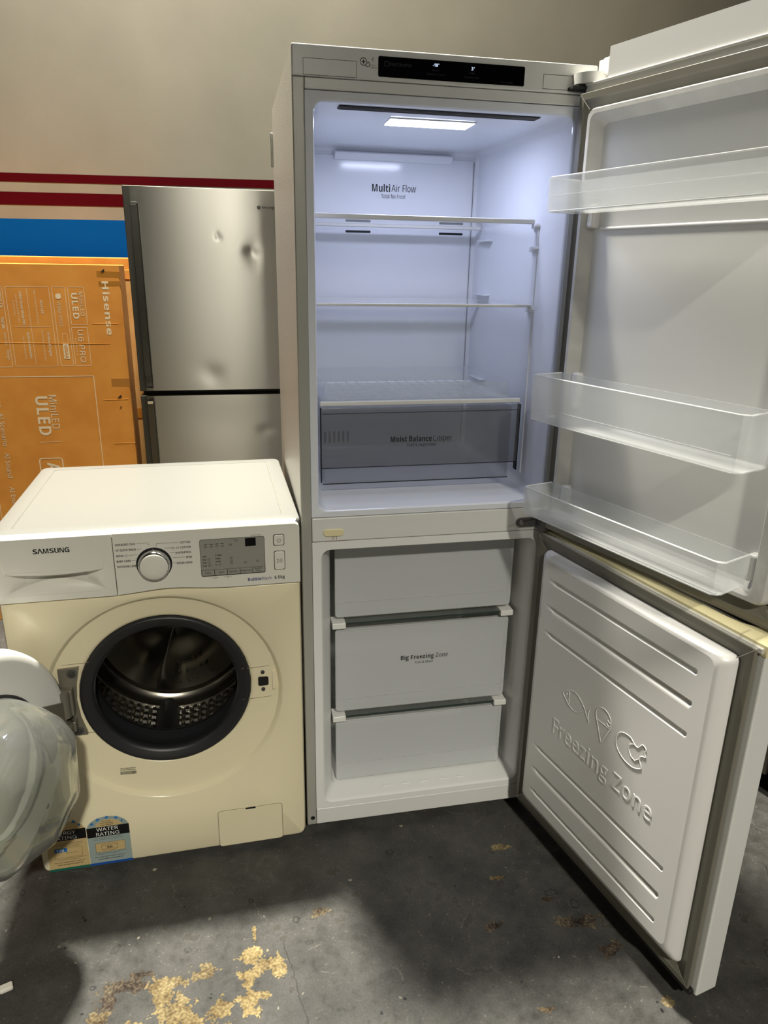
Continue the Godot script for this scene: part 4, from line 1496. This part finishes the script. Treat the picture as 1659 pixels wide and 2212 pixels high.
func tub(w: Node3D) -> void:
	# rubber bellows
	var b := B.new()
	var P := []
	for q in [[0.1868, -0.050], [0.1868, -0.022], [0.1850, -0.0155], [0.1815, -0.0125], [0.1760, -0.0130], [0.1700, -0.0165], [0.1640, -0.0180], [0.1585, -0.0215], [0.1555, -0.0290], [0.1560, -0.0400], [0.1640, -0.0520], [0.1760, -0.0640], [0.1800, -0.0780], [0.1760, -0.0950], [0.1690, -0.1080], [0.1680, -0.1180]]:
		P.push_back(B.ring(HX, HY, q[0], q[1], 72))
	b.grid(P, true, 60)
	var seal := part("door_seal", b, M.rubber, w, "dark grey rubber door seal")
	b = B.new()
	b.grid([B.ring(HX, HY, 0.1755, -0.1050, 72), B.ring(HX, HY, 0.1690, -0.1080, 72), B.ring(HX, HY, 0.1640, -0.1080, 72), B.ring(HX, HY, 0.1610, -0.1040, 72), B.ring(HX, HY, 0.1600, -0.1000, 72)], true, 60)
	part("seal_fold", b, M.rubber_dark, seal)
	# drum: lip, embossed wall, rim band and back plate
	b = B.new()
	b.grid([B.ring(HX - 0.004, HY - 0.012, 0.1660, -0.1110, 96), B.ring(HX - 0.004, HY - 0.012, 0.1645, -0.1095, 96), B.ring(HX - 0.004, HY - 0.012, 0.1630, -0.1100, 96), B.ring(HX - 0.004, HY - 0.012, 0.1635, -0.1180, 96), B.ring(HX, HY - 0.010, 0.2250, -0.1300, 96)], true, 60)
	var drum := part("drum", b, M.drum_steel, w, "stainless steel drum")
	b = B.new()
	var cells := 66; var sub := 4; var bands := 7
	var rows := []
	for j in bands * 4 + 1:
		var row := PackedVector3Array()
		var z := lerpf(-0.130, -0.318, j / float(bands * 4))
		for i in cells * sub:
			var t := TAU * i / (cells * sub)
			var fa := fposmod(i / float(sub), 1.0)
			var fb := fposmod(j / 4.0 + (0.5 if int(i / float(sub)) % 2 else 0.0) * 0.0, 1.0)
			var hgt := maxf(0.0, 1.0 - 2.0 * maxf(absf(fa - 0.5), absf(fb - 0.5)))
			var rad := 0.2330 - 0.0125 * hgt
			row.push_back(Vector3(HX + rad * cos(t), HY - 0.010 + rad * sin(t), z))
		rows.push_back(row)
	b.grid(rows, true, 12)
	part("embossed_wall", b, mat("drum_wall", 196, 192, 182, 0.24, 1.0), drum, "diamond-embossed steel wall")
	b = B.new()
	b.grid([B.ring(HX, HY - 0.010, 0.2330, -0.318, 96), B.ring(HX, HY - 0.010, 0.2270, -0.321, 96), B.ring(HX, HY - 0.010, 0.2240, -0.330, 96), B.ring(HX, HY - 0.010, 0.2150, -0.344, 96), B.ring(HX, HY - 0.010, 0.2050, -0.350, 96), B.ring(HX, HY - 0.010, 0.2000, -0.347, 96)], true, 30)
	part("rim_band", b, M.drum_steel, drum, "bright band around the drum's back")
	b = B.new()
	var bk := []
	for q in [[0.2000, -0.347], [0.1950, -0.356], [0.1500, -0.372], [0.0800, -0.376], [0.0600, -0.366], [0.0100, -0.364]]:
		var l := PackedVector3Array()
		for i in 120:
			var t := TAU * i / 120
			var spoke := pow(maxf(0.0, cos(3.0 * t - 0.6)), 3.0)
			l.push_back(Vector3(HX + q[0] * cos(t), HY - 0.010 + q[0] * sin(t), q[1] + 0.016 * spoke * smoothstep(0.02, 0.09, q[0]) * smoothstep(0.21, 0.16, q[0])))
		bk.push_back(l)
	b.grid(bk, true, 40)
	b.cap(bk[-1], Vector3(0, 0, 1))
	var plate_ := part("back_plate", b, M.drum_steel, drum)
	for k in 3:
		for i in 6:
			for j in 3:
				b = B.new()
				var t := TAU * k / 3 + 0.75 + (i - 2.5) * 0.13
				var rad := 0.12 + j * 0.028
				b.disc(HX + rad * cos(t), HY - 0.010 + rad * sin(t), 0.0030, -0.37, lerpf(-0.3655, -0.360, j / 2.0), 10)
				part("drain_hole", b, M.slot_black, plate_)
	# three lifting paddles
	for k in 3:
		b = B.new()
		b.xf = Transform3D(Basis(Vector3.BACK, deg_to_rad(-97.0 + 120.0 * k)), Vector3(HX, HY - 0.010, 0)) * Transform3D(Basis(Vector3(0, 0, 1), Vector3(0, 1, 0), Vector3(-1, 0, 0)), Vector3(0.234, 0, 0))
		b.solid([B.rr(-0.312, -0.032, -0.136, 0.032, 0.010, -0.004), B.rr(-0.310, -0.028, -0.140, 0.028, 0.010, 0.012), B.rr(-0.304, -0.018, -0.150, 0.018, 0.009, 0.040), B.rr(-0.298, -0.011, -0.158, 0.011, 0.007, 0.047)], 50)
		part("lifter", b, M.rubber_dark if k == 0 else M.drum_steel, drum)


# the same closed outline with softened bends
func rounded(p: PackedVector3Array) -> PackedVector3Array:
	var o := PackedVector3Array()
	var m := p.size()
	for i in m:
		for k in 4:
			o.push_back(p[i].cubic_interpolate(p[(i + 1) % m], p[posmod(i - 1, m)], p[(i + 2) % m], k / 4.0))
	return o


func washer_door(w: Node3D) -> void:
	# hinge plate screwed to the front, with its knuckle
	var b := B.new()
	b.poly(PackedVector2Array([Vector2(0.090, 0.545), Vector2(0.1335, 0.545), Vector2(0.1245, 0.505), Vector2(0.1205, 0.461), Vector2(0.1245, 0.418), Vector2(0.1350, 0.377), Vector2(0.090, 0.377)]), -0.02, -0.0085)
	var hi := part("door_hinge", b, M.hinge_grey, w, "grey metal hinge")
	for yy in [0.5320, 0.3880]:
		b = B.new()
		b.disc(0.1180, yy, 0.0105, -0.010, -0.0070, 20)
		var c := part("screw_seat", b, M.hinge_dark, hi)
		b = B.new()
		b.disc(0.1180, yy, 0.0065, -0.008, -0.0035, 16, 0.0015)
		b.annulus(0.1180, yy, 0.0012, 0.0030, -0.0033, 6)
		part("screw", b, M.steel_dark, c)
	b = B.new()
	for q in [[0.440, 0.502], [0.398, 0.424]]:
		b.xf = Transform3D(Basis(Vector3.RIGHT, -PI / 2), Vector3(0.100, 0, 0.010))
		b.solid([B.ring(0, 0, 0.013, q[0], 20), B.ring(0, 0, 0.013, q[1], 20)])
		b.xf = Transform3D.IDENTITY
		b.box(Vector3(0.095, q[0], -0.012), Vector3(0.118, q[1], 0.012), 0.003, 2)
	part("knuckle", b, M.hinge_grey, hi)
	# the door, turned 116 degrees about the hinge
	var phi := deg_to_rad(117.0)
	var d := Vector3(cos(phi), 0, sin(phi))
	var xf := Transform3D(Basis(d, Vector3.UP, d.cross(Vector3.UP)), Vector3(0.094, 0, 0.026))
	var cx := 0.224; var cy := 0.4470
	b = B.new()
	# outer ring: inner face at z = 0, outside at z = 0.05
	var P := []
	for q in [[0.1630, 0.030], [0.1630, 0.002], [0.1655, -0.0005], [0.2300, 0.000], [0.2400, 0.001], [0.2450, 0.004], [0.2475, 0.010], [0.2500, 0.020], [0.2510, 0.028], [0.2490, 0.036], [0.2400, 0.046], [0.2200, 0.054], [0.1900, 0.056], [0.1850, 0.050], [0.1840, 0.030], [0.1630, 0.030]]:
		P.push_back(B.ring(cx, cy, q[0], q[1], 96))
	b.grid(P, true, 40)
	var door := part("porthole_door", b, M.white_trim, w, "open round door with a bulging glass bowl")
	door.transform = xf
	# outer window cover
	b = B.new()
	b.solid([B.ring(cx, cy, 0.186, 0.046, 64), B.ring(cx, cy, 0.180, 0.054, 64), B.ring(cx, cy, 0.120, 0.062, 64), B.ring(cx, cy, 0.04, 0.065, 64)], 60)
	part("window_cover", b, M.door_cover, door)
	# glass bowl: a lens-like dish, flattened above, bulging towards the drum
	b = B.new()
	var O := []
	var I := []
	for q in [[0.1625, 0.010, 0.0], [0.1620, -0.010, 0.0], [0.1600, -0.030, 0.0], [0.1550, -0.060, 0.0], [0.1470, -0.090, 0.0], [0.1330, -0.115, -0.004], [0.1120, -0.128, -0.008], [0.0800, -0.134, -0.012], [0.0400, -0.136, -0.014], [0.0050, -0.1365, -0.015]]:
		O.push_back(bowl_ring(cx, cy + q[2], q[0], q[1], 0.0))
		I.push_front(bowl_ring(cx, cy + q[2], maxf(q[0] - 0.0055, 0.003), q[1] + (0.0 if q[0] > 0.16 else 0.0055), 0.0012))
	O.append_array(I)
	O.push_back(O[0])
	b.grid(O, true, 60, true)
	b.cap(O[9], Vector3(0, 0, -1))
	b.cap(O[10], Vector3(0, 0, 1))
	part("glass_bowl", b, M.bowl_glass, door, "cloudy clear glass bowl")
	b = B.new()
	b.grid([B.ring(cx, cy, 0.1680, -0.0012, 96), B.ring(cx, cy, 0.1660, -0.0040, 96), B.ring(cx, cy, 0.1625, -0.0045, 96), B.ring(cx, cy, 0.1620, 0.0, 96)], true, 50)
	part("bowl_ring", b, M.rubber, door, "dark seal ring around the glass")
	# latch hook and hinge cover on the ring
	b = B.new()
	b.box(Vector3(cx - 0.014, cy + 0.1760, -0.010), Vector3(cx + 0.014, cy + 0.1830, 0.004), 0.002, 2)
	part("rest_tab", b, M.print_white, door)
	b = B.new()
	b.poly(PackedVector2Array([Vector2(-0.010, cy - 0.075), Vector2(0.050, cy - 0.075), Vector2(0.058, cy), Vector2(0.050, cy + 0.060), Vector2(-0.006, cy + 0.035)]), -0.0045, 0.0005)
	var hl := part("hinge_leaf", b, M.hinge_grey, door, "grey hinge leaf")
	for q in [[0.018, -0.055, 0.004], [0.026, -0.020, 0.008], [0.014, 0.010, 0.003], [0.036, 0.030, 0.003]]:
		b = B.new()
		b.xf = Transform3D(Basis(Vector3.UP, PI), Vector3.ZERO)
		b.disc(-q[0], cy + q[1], q[2], 0.004, 0.0052, 16)
		part("hinge_hole", b, M.hinge_dark, hl)
	b = B.new()
	b.box(Vector3(2 * cx - 0.012, cy - 0.012, -0.020), Vector3(2 * cx + 0.004, cy + 0.012, 0.006), 0.003, 2)
	part("latch_hook", b, M.print_white, door)


func bowl_ring(cx: float, cy: float, r: float, z: float, inset: float) -> PackedVector3Array:
	var o := PackedVector3Array()
	for i in 96:
		var t := TAU * i / 96
		# pressed flats, deeper towards the crown, meeting in creases
		var k := smoothstep(-0.070, -0.122, z)
		var rr_ := r
		for f in [[PI * 0.5, 0.80], [-PI * 0.14, 0.90], [-PI * 0.42, 0.86], [-PI * 0.68, 0.90], [PI * 1.02, 0.88]]:
			var c := cos(t - f[0])
			if c > 0.2:
				rr_ = minf(rr_, r * lerpf(1.02, f[1], k) / c)
		rr_ = maxf(rr_ - inset, 0.002)
		o.push_back(Vector3(cx + rr_ * cos(t), cy + rr_ * sin(t), z))
	return o


func star(b: B, cx: float, cy: float, r: float, z: float, half := false) -> void:
	var p := PackedVector2Array()
	for i in 10:
		var t := PI / 2 + PI * i / 5
		var q := Vector2.from_angle(t) * (r if i % 2 == 0 else r * 0.42)
		if half and q.x > 0.0001:
			continue
		p.push_back(Vector2(cx, cy) + q)
	b.poly(p, z, z)

func arch(x0: float, y0: float, x1: float, y1: float) -> PackedVector2Array:
	var p := PackedVector2Array([Vector2(x0, y0), Vector2(x1, y0)])
	var rx := (x1 - x0) / 2
	var ry := rx * 0.72
	for i in 17:
		var t := PI * i / 16
		p.push_back(Vector2(x0 + rx + rx * cos(t), y1 - ry + ry * sin(t)))
	return p

func ratings(w: Node3D) -> void:
	var z := 0.0005
	for k in 2:
		var x0 := 0.1055 if k else 0.0155
		var x1 := 0.1995 if k else 0.1040
		var b := B.new()
		b.poly(arch(x0, 0.0240, x1, 0.1560), -0.001, z)
		var st := part("rating_sticker", b, M.label_blue if k else M.label_cream, w, "pale blue star sticker beside the cream one" if k else "cream star sticker half behind the glass bowl")
		b = B.new()
		b.rect(x0, 0.1005 if k else 0.1040, x1, 0.1280 if k else 0.1330, z + 0.0003)
		part("black_band", b, M.label_black, st)
		b = B.new()
		var up := 0.0 if k else 0.004
		text(b, "WATER" if k else "ENERGY", x0 + (0.0215 if k else 0.013), 0.1165 + up, 0.0095, 0.0480 if k else 0.0530, false, z + 0.0006)
		text(b, "RATING", x0 + (0.0200 if k else 0.0160), 0.1030 + up, 0.0095, 0.0510, false, z + 0.0006)
		part("white_lettering", b, M.print_white, st)
		b = B.new()
		if k:
			b.poly(arch(x0 + 0.019, 0.1285, x0 + 0.080, 0.1470), z, z + 0.0003)
			part("cream_field", b, M.label_cream, st)
			b = B.new()
		b.rect(x0 + 0.0150, 0.0560, x1 - 0.0130, 0.0830, z + 0.0003)
		part("cream_field", b, M.label_cream, st)
		for q in 5:
			var t := PI * (0.88 - q * 0.19)
			b = B.new()
			star(b, (x0 + x1) / 2 + 0.0365 * cos(t), 0.1290 + up + 0.0225 * sin(t) + 0.002, 0.0058, z + 0.0006, q == 4)
			part("blue_star", b, M.star_blue, st)
		if not k:
			b = B.new()
			b.rect(x0 + 0.0160, 0.0720, x0 + 0.0430, 0.0830, z + 0.0005)
			part("blue_tag", b, M.star_blue, st)
		b = B.new()
		for q in 5:
			var t0 := PI / 2 + PI * 2 * q / 5
			var c := Vector2((x0 + x1) / 2 + 0.0340, 0.1370 + up)
			var pa := c + Vector2.from_angle(t0) * 0.0060
			var pb := c + Vector2.from_angle(t0 + PI / 5) * 0.0026
			var pc := c + Vector2.from_angle(t0 + PI * 2 / 5) * 0.0060
			b.line(pa, pb, 0.0003, z + 0.0008); b.line(pb, pc, 0.0003, z + 0.0008)
		if k:
			text(b, "The more", x0 + 0.0350, 0.1415, 0.0030, 0.0200, true, z + 0.0006)
			text(b, "stars the more", x0 + 0.0310, 0.1365, 0.0030, 0.0290, true, z + 0.0006)
			text(b, "water efficient", x0 + 0.0315, 0.1315, 0.0030, 0.0280, true, z + 0.0006)
			text(b, "56", x0 + 0.0400, 0.0655, 0.0062, 0.0125, true, z + 0.0006)
			b.frame(x0 + 0.0280, 0.0630, x1 - 0.0300, 0.0745, 0.0004, 0.0006, z + 0.0006)
			text(b, "Water Consumption", x0 + 0.0270, 0.0775, 0.0026, 0.0390, false, z + 0.0006)
			text(b, "Litres per wash", x0 + 0.0310, 0.0590, 0.0022, 0.0290, false, z + 0.0006)
		else:
			text(b, "Energy consumption", x0 + 0.0300, 0.0860, 0.0024, 0.0420, false, z + 0.0006)
			text(b, "kWh per year", x0 + 0.0400, 0.0670, 0.0026, 0.0260, false, z + 0.0006)
		b.frame(x0 + 0.0150, 0.0560, x1 - 0.0130, 0.0830, 0.0004, 0.0005, z + 0.0006)
		text(b, "A joint government and industry programme", x0 + 0.0150, 0.0955, 0.0021, 0.0640, false, z + 0.0006)
		text(b, "When tested in accordance with", x0 + 0.0130, 0.0910, 0.0021, 0.0650, false, z + 0.0006)
		text(b, "Actual use and running costs will depend on", x0 + 0.0120, 0.0520, 0.0021, 0.0720, false, z + 0.0006)
		text(b, "how you use the appliance", x0 + 0.0180, 0.0485, 0.0021, 0.0500, false, z + 0.0006)
		text(b, "For more information, refer to", x0 + 0.0120, 0.0410, 0.0028, 0.0660, true, z + 0.0006)
		text(b, "www.waterrating.gov.au" if k else "www.energyrating.gov.au", x0 + 0.0180, 0.0345, 0.0032, 0.0560, true, z + 0.0006)
		part("black_lettering", b, M.print_black, st)
		if not k:
			b = B.new()
			text(b, "170", x0 + 0.0190, 0.0735, 0.0070, 0.0170, true, z + 0.0008)
			part("figure_lettering", b, M.print_white, st)
		b = B.new()
		b.rect(x0 - 0.0005, 0.0195, x1 + 0.0005, 0.0260, z + 0.0004)
		part("colour_bar", b, M.bar_blue if k else M.bar_green, st)


# ---------------------------------------------------------------- the dented steel fridge behind
func steel_fridge() -> void:
	var f := thing("steel_refrigerator", "dented brushed-steel fridge standing behind the washer", "refrigerator", Vector3(-0.474, 0, -1.35))
	var b := B.new()
	b.box(Vector3(0.004, 0.03, -0.66), Vector3(0.70, 1.622, -0.066), 0.004, 2)
	part("cabinet", b, M.steel_dark, f)
	for q in [[0.922, 1.632, true], [0.06, 0.906, false]]:
		b = B.new()
		b.box(Vector3(0.0, q[0], -0.060), Vector3(0.704, q[1], -0.0025), 0.003, 2)
		var d := part("door_slab", b, M.steel_dark, f)
		# pressed steel skin with its dents
		b = B.new()
		var dents := [[0.430, 1.424, 0.020, 0.016, 0.0050], [0.445, 1.412, 0.034, 0.046, 0.0030], [0.317, 1.467, 0.009, 0.008, 0.0030], [0.311, 1.480, 0.008, 0.007, 0.0022], [0.276, 0.972, 0.034, 0.036, 0.0046], [0.255, 0.990, 0.050, 0.040, 0.0026], [0.462, 0.764, 0.030, 0.020, 0.0040], [0.30, 0.80, 0.13, 0.07, 0.0032], [0.24, 1.15, 0.25, 0.3, 0.0018], [0.42, 1.30, 0.22, 0.12, 0.0010]]
		var rows := []
		var ny := int((q[1] - q[0]) / 0.006)
		for j in ny + 1:
			var y: float = lerpf(q[0] + 0.002, q[1] - 0.002, j / float(ny))
			var row := PackedVector3Array()
			for i in 119:
				var x := 0.024 + 0.678 * i / 118.0
				var z := 0.0
				for dn in dents:
					z -= dn[4] * 0.24 * exp(-pow((x - dn[0]) / dn[2], 2.0) - pow((y - dn[1]) / dn[3], 2.0))
				row.push_back(Vector3(x, y, z))
			rows.push_back(row)
		b.grid(rows, false, 60)
		part("steel_skin", b, M.steel, d, "brushed steel front with dents")
		# upright handle along the left edge
		b = B.new()
		var y1: float = q[1] - 0.055 if q[2] else q[1] - 0.018
		var y0: float = q[0] + 0.012 if q[2] else 0.20
		b.xf = Transform3D.IDENTITY
		b.solid([B.rr(0.024, y0, 0.050, y1, 0.003, 0.0), B.rr(0.024, y0 + 0.02, 0.050, y1, 0.003, 0.016), B.rr(0.026, y0 + 0.05, 0.048, y1 - 0.004, 0.003, 0.026)], 30)
		var h := part("door_handle", b, M.handle_dark, d, "long upright dark handle")
		b = B.new()
		b.box(Vector3(0.0262, y1 - 0.010, 0.014), Vector3(0.046, y1 + 0.0015, 0.0268), 0.001)
		part("handle_cap", b, M.chrome, h)
	b = B.new()
	b.annulus(0.4640, 1.5735, 0.0030, 0.0064, 0.0006)
	b.disc(0.4640, 1.5735, 0.0026, 0.0, 0.0006, 12)
	part("emblem", b, M.print_black, f)
	b = B.new()
	text(b, "Westinghouse", 0.4740, 1.5705, 0.0085, 0.075, true, 0.0006)
	part("lettering", b, M.print_black, f)
	for q in [[0.05, -0.1], [0.65, -0.1], [0.05, -0.6], [0.65, -0.6]]:
		b = B.new()
		b.xf = Transform3D(Basis(Vector3.RIGHT, -PI / 2), Vector3(q[0], 0, q[1]))
		b.disc(0, 0, 0.02, 0.0, 0.061, 16)
		part("foot", b, M.foot, f)


# ---------------------------------------------------------------- cartons
func cartons() -> void:
	var z := 0.0
	var ox := -0.515
	var c := thing("television_carton", "brown television carton on end with white sideways printing", "carton", Vector3(ox, 0, -1.40))
	var b := B.new()
	var w := 0.86
	b.box(Vector3(-w, 0.0, -0.15), Vector3(0.0, 1.3705, 0.0), 0.003, 2)
	part("box", b, M.card, c)
	b = B.new()
	var R := -PI / 2
	var zt := 0.0002
	# lettering runs downwards: text(x = baseline side, y = start)
	var T := func(s: String, x: float, y: float, cap: float, len_: float, bold: bool): text(b, s, x - ox, y, cap, len_, bold, zt, R)
	T.call("Hisense", -0.5790, 1.3140, 0.0225, 0.190, true)
	T.call("MiniLED", -0.6620, 1.2760, 0.0130, 0.085, false)
	T.call("ULED", -0.6880, 1.2720, 0.0210, 0.090, true)
	T.call("U6 PRO", -0.6800, 1.1420, 0.0190, 0.117, false)
	T.call("S E R I E S", -0.6915, 1.1130, 0.0050, 0.062, false)
	T.call("VIDAA VOICE", -0.7380, 1.2430, 0.0110, 0.088, false)
	T.call("Mini-LED", -0.7950, 1.2450, 0.0075, 0.046, true)
	T.call("Super contrast for stunning clarity", -0.8120, 1.2820, 0.0050, 0.120, false)
	T.call("144Hz Game Mode PRO", -0.8620, 1.2770, 0.0085, 0.118, true)
	T.call("Native gaming with VRR of 144Hz", -0.8750, 1.2650, 0.0045, 0.095, false)
	T.call("in every frame", -0.8860, 1.2450, 0.0045, 0.050, false)
	T.call("Hi-View AI Engine", -0.7850, 1.1330, 0.0085, 0.085, true)
	T.call("AI-optimised smooth picture", -0.8030, 1.1430, 0.0050, 0.110, false)
	T.call("Built-in Subwoofer", -0.8530, 1.1330, 0.0085, 0.094, true)
	T.call("Cinematic deep bass", -0.8690, 1.1200, 0.0050, 0.082, false)
	T.call("NETFLIX", -0.9330, 1.2850, 0.0120, 0.066, true)
	T.call("YouTube", -0.9330, 1.1870, 0.0110, 0.040, true)
	T.call("prime video", -0.9300, 1.1330, 0.0080, 0.044, false)
	T.call("Disney+", -0.9300, 1.0720, 0.0110, 0.036, false)
	T.call("MiniLED", -0.8080, 0.9060, 0.0260, 0.128, false)
	T.call("ULED", -0.8560, 0.9020, 0.0430, 0.148, true)
	T.call("AI", -0.8440, 0.6480, 0.0440, 0.066, true)
	T.call("AI Picture", -0.9900, 0.9640, 0.0165, 0.100, false)
	T.call("AI Scenario", -0.9900, 0.8420, 0.0165, 0.126, false)
	T.call("AI Sound", -0.9900, 0.6900, 0.0165, 0.098, false)
	T.call("AI Energy", -0.9900, 0.5560, 0.0165, 0.104, false)
	var F := func(x0: float, y0: float, x1: float, y1: float, r: float, lw: float): b.frame(x0 - ox, y0, x1 - ox, y1, r, lw, zt)
	F.call(-0.6980, 1.1610, -0.6415, 1.2930, 0.004, 0.0014)
	F.call(-0.7000, 1.0130, -0.6440, 1.1520, 0.004, 0.0014)
	F.call(-0.7510, 1.0130, -0.7060, 1.2930, 0.004, 0.0014)
	F.call(-0.9060, 1.0120, -0.7600, 1.2930, 0.005, 0.0014)
	F.call(-0.9640, 1.0100, -0.9150, 1.2930, 0.005, 0.0014)
	F.call(-1.1000, 1.0100, -0.9730, 1.2930, 0.005, 0.0014)
	F.call(-1.3300, 0.2500, -0.6400, 0.9760, 0.001, 0.0024)
	F.call(-0.8720, 0.4900, -0.7860, 0.6660, 0.012, 0.0040)
	b.rect(-0.8360 - ox, 1.0200, -0.8348 - ox, 1.2860, zt)
	b.rect(-0.8900 - ox, 1.1530, -0.7700 - ox, 1.1542, zt)
	b.rect(-0.8600 - ox, 0.7270, -0.7800 - ox, 0.7284, zt)
	b.rect(-1.3300 - ox, 0.4200, -1.0000 - ox, 0.4225, zt); b.rect(-1.3300 - ox, 0.4100, -1.0000 - ox, 0.4115, zt)
	b.rect(-1.0350 - ox, 0.4200, -1.0330 - ox, 0.60, zt)
	b.rect(-0.7360 - ox, 1.0380, -0.7160 - ox, 1.0930, zt)
	F.call(-0.7340, 1.0960, -0.7160, 1.1300, 0.001, 0.0008)
	var leaf := PackedVector2Array()
	for i in 12:
		leaf.push_back(Vector2(-0.7320 - ox + 0.010 * cos(TAU * i / 12), 1.2600 + 0.010 * sin(TAU * i / 12)))
	leaf.push_back(Vector2(-0.7240 - ox, 1.2690))
	leaf = Geometry2D.convex_hull(leaf); leaf.remove_at(leaf.size() - 1)
	b.poly(leaf, zt, zt)
	part("printing", b, M.box_print, c, "white printed words and frames running downwards")
	b = B.new()
	T.call("VIDAA", -0.7320, 1.0880, 0.0110, 0.045, true)
	var p := b; p.xf = Transform3D.IDENTITY
	var vb := B.new()
	text(vb, "VIDAA", -0.7320 - ox, 1.0890, 0.0115, 0.048, true, zt + 0.0001, R)
	part("tag_lettering", vb, M.card, c)
	# packing tape and knocks
	for q in [[-0.5930, 1.3270, -0.5150, 1.3480, -0.03], [-0.5900, 1.2970, -0.5150, 1.3140, 0.02], [-0.5800, 0.9340, -0.5150, 0.9640, 0.0]]:
		b = B.new()
		b.xf = Transform3D(Basis(Vector3.BACK, q[4]), Vector3((q[0] + q[2]) / 2 - ox, (q[1] + q[3]) / 2, 0))
		b.box(Vector3(-(q[2] - q[0]) / 2, -(q[3] - q[1]) / 2, -0.001), Vector3((q[2] - q[0]) / 2 + 0.0006, (q[3] - q[1]) / 2, 0.0001), 0.0)
		part("packing_tape", b, M.tape, c, "shiny brown tape")
	for q in [[-0.5720, 1.3490, 0.007], [-0.5560, 0.8950, 0.008], [-0.5560, 0.8560, 0.004]]:
		b = B.new()
		b.poly(PackedVector2Array([Vector2(q[0] - ox - q[2], q[1] - q[2] * 0.5), Vector2(q[0] - ox + q[2], q[1] - q[2] * 0.2), Vector2(q[0] - ox + q[2] * 0.8, q[1] + q[2]), Vector2(q[0] - ox, q[1] + q[2] * 0.4)]), 0.0003, 0.0006)
		part("tear_hole", b, M.slot_black, c)
	# creases across the board
	for q in [[-0.62, 1.093, 0.10, 0.02], [-0.83, 1.096, 0.30, -0.02], [-0.57, 0.885, 0.09, 0.02], [-0.555, 0.715, 0.08, 0.0], [-0.58, 1.165, 0.09, 0.0]]:
		b = B.new()
		b.xf = Transform3D(Basis(Vector3.BACK, q[3]), Vector3(q[0] - ox, q[1], 0))
		b.box(Vector3(-q[2] / 2, -0.0012, -0.002), Vector3(q[2] / 2, 0.0009, 0.0003), 0.0003)
		part("crease", b, M.card, c)
	# second carton behind, reaching past the first
	c = thing("large_carton", "plain brown carton standing behind the printed television carton", "carton", Vector3(-0.487, 0, -1.62))
	b = B.new()
	b.box(Vector3(-1.20, 0.0, -0.36), Vector3(0.0, 1.353, 0.0), 0.003, 2)
	part("box", b, M.card_pale, c)
	b = B.new()
	b.box(Vector3(-1.20, 1.353, -0.36), Vector3(0.0, 1.397, -0.003), 0.004, 2)
	part("lid_flap", b, M.card, c)
	b = B.new()
	b.box(Vector3(-0.30, 1.318, -0.002), Vector3(0.0004, 1.352, 0.0012), 0.0004)
	part("overlap_flap", b, M.card, c)
	b = B.new()
	b.box(Vector3(-0.09, 0.77, -0.001), Vector3(0.0008, 0.81, 0.0010), 0.0)
	part("packing_tape", b, M.tape, c, "shiny brown tape")


# ---------------------------------------------------------------- bench behind the doors
func bench() -> void:
	var t := thing("steel_bench_cabinet", "low dark steel cabinet with a flat top behind the open doors", "cabinet", Vector3(1.175, 0, -0.10), -(1.26 - PI / 2))
	var b := B.new()
	b.box(Vector3(0.0, 0.485, -0.45), Vector3(0.75, 0.505, 0.55), 0.003, 2)
	part("worktop", b, M.bench_top, t)
	b = B.new()
	b.box(Vector3(0.012, 0.07, -0.43), Vector3(0.73, 0.485, 0.20), 0.003)
	part("body", b, M.bench_body, t)
	b = B.new()
	b.box(Vector3(0.012, 0.07, 0.212), Vector3(0.73, 0.480, 0.30), 0.004)
	part("door_panel", b, M.bench_body, t)
	b = B.new()
	b.box(Vector3(0.004, 0.10, 0.290), Vector3(0.016, 0.46, 0.302), 0.003)
	part("edge_strip", b, M.bench_top, t)
	for q in [[0.05, -0.38], [0.68, -0.38], [0.05, 0.24], [0.68, 0.24]]:
		b = B.new()
		b.xf = Transform3D(Basis(Vector3.RIGHT, -PI / 2), Vector3(q[0], 0, q[1]))
		b.disc(0, 0, 0.02, 0.0, 0.071, 16)
		part("foot", b, M.foot, t)


func bits() -> void:
	# scrap of white foam on the floor at the left
	var b := B.new()
	b.xf = Transform3D(Basis(Vector3.UP, 0.35), Vector3.ZERO)
	b.box(Vector3(-0.012, 0.0, -0.008), Vector3(0.012, 0.010, 0.008), 0.003, 2)
	var o := part("foam_scrap", b, M.foam, self)
	o.position = Vector3(-0.632, 0, 0.306)
	tag(o, "small white scrap of foam on the concrete floor", "scrap")


# the row of appliances on the other side of the aisle, behind the camera
func opposite_row() -> void:
	for i in 3:
		var t := thing("stock_refrigerator", ["tall grey fridge across the aisle, opposite the washer", "tall grey fridge across the aisle, opposite the open fridge", "tall grey fridge across the aisle, opposite the open doors"][i], "refrigerator", Vector3(-0.62 + i * 0.68, 0, 2.70), PI)
		var b := B.new()
		b.box(Vector3(-0.33, 0.03, -0.62), Vector3(0.33, 1.90, -0.06), 0.004)
		part("cabinet", b, M.steel_dark, t)
		for q in [[0.06, 0.70], [0.712, 1.90]]:
			b = B.new()
			b.box(Vector3(-0.33, q[0], -0.055), Vector3(0.33, q[1], 0.0), 0.006, 2)
			var d := part("door_slab", b, M.hinge_grey, t)
			b = B.new()
			b.box(Vector3(-0.30, lerpf(q[0], q[1], 0.15), 0.0), Vector3(-0.28, lerpf(q[0], q[1], 0.85), 0.035), 0.004)
			part("door_handle", b, M.handle_dark, d)
